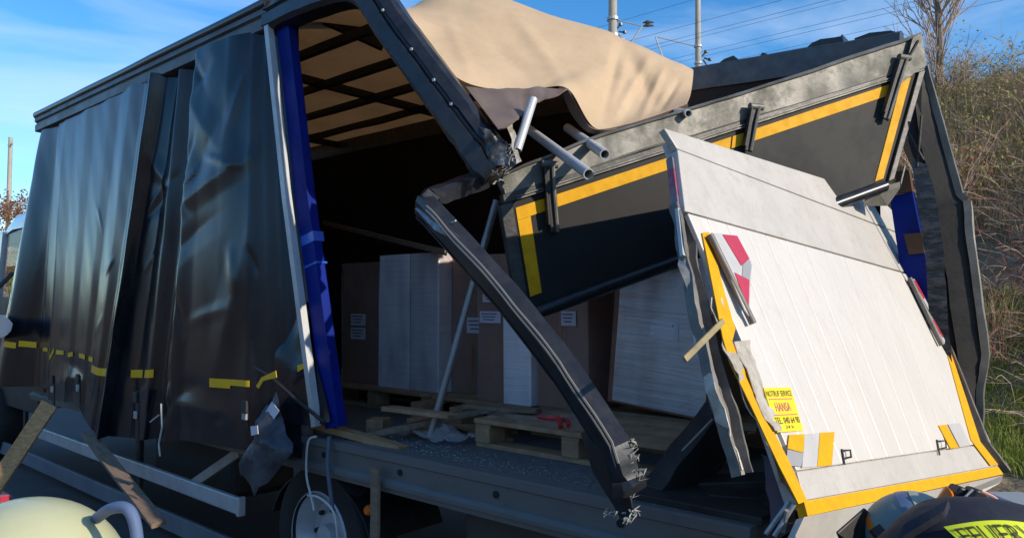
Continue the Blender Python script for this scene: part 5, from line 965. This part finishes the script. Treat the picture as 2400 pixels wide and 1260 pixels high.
def canes(n, xr, yr, L_, r, name, m_, up=1.0, clump=None, label=None, leafy=None):
    m = MB(); lm = MB()
    for _ in range(n):
        x = random.uniform(*xr); y = random.uniform(*yr)
        if clump and mn.noise(Vector((x * clump[0], y * clump[0], clump[2]))) < clump[1]: continue
        p = Vector((x, y, hill_z(x, y) - .03)); a = random.uniform(0, 6.28); l = L_ * random.uniform(.5, 1.2); d = Vector((math.cos(a) * .5, math.sin(a) * .5, up)).normalized(); pts = [p]
        for k in range(4): d = (d + Vector((math.cos(a) * .15, math.sin(a) * .15, -.22)) + Vector((random.gauss(0, .12), random.gauss(0, .12), random.gauss(0, .1)))).normalized(); pts.append(pts[-1] + d * l / 4)
        m.tube(pts, [r, r * .9, r * .75, r * .6, r * .3], 3, False)
        for k in (1, 2, 3):
            dd = (d + Vector((random.gauss(0, .7), random.gauss(0, .7), random.gauss(.3, .5)))).normalized(); m.tube([pts[k], pts[k] + dd * l * .2, pts[k] + dd * l * .32 + Vector((0, 0, -.02))], [r * .55, r * .45, r * .2], 3, False)
        if leafy:
            for k in range(leafy[0]):
                c = random.choice(pts[1:]) + Vector((random.gauss(0, .1), random.gauss(0, .1), random.gauss(0, .1))); dv = Vector((random.gauss(0, 1), random.gauss(0, 1), random.gauss(0, 1))).normalized(); s_ = dv.orthogonal().normalized(); ls = leafy[1] * random.uniform(.6, 1.3)
                lm.add([c - dv * ls, c + s_ * ls * .5, c + dv * ls, c - s_ * ls * .5], [(0, 1, 2, 3)])
    o = m.build(name, m_); tag(o, label, None, None, 'stuff')
    if leafy: tag(lm.build('shrub_leaves', leafy[2]), 'small olive leaves of the embankment shrubs', None, None, 'stuff')
blades(34000, (-5.5, 4), (6.0, 9.8), .24, .007, 'grass', green_m, .9, None, 'green grass at the foot of the embankment')
blades(60000, (-6.5, 4), (8.6, 16), .5, .006, 'dry_grass', straw_m, .9, (.55, -.12, 4), 'dry straw coloured grass on the embankment')
blades(36000, (-6.5, 4), (11.5, 17), .38, .010, 'grass', olive_m, .8, (.4, -.25, 7), 'olive green grass near the top of the embankment')
canes(2400, (-6.5, 4), (7.2, 13.0), 1.1, .006, 'bramble_stems', twig_m, .8, (.6, -.15, 2), 'tangled brown bramble stems on the embankment')
canes(1000, (-5, 4), (8.4, 11.2), 1.0, .006, 'bramble_stems', redtwig_m, 1.0, (.5, -.15, 11), 'reddish bramble stems low on the embankment')
canes(1700, (-6.0, 4), (11.2, 16.8), 1.5, .007, 'shrub_stems', twig_m, 1.3, (.35, -.2, 5), 'thin stems of the shrubs along the top of the embankment', (14, .034, olive_m))
blades(30000, (-75, -24), (7, 17), .45, .03, 'grass', green_m, .8, None, 'green grass on the slope behind the cab')
blades(14000, (-24, -6.5), (6, 17), .45, .02, 'dry_grass', straw_m, .8, None, 'dry grass on the slope behind the truck')
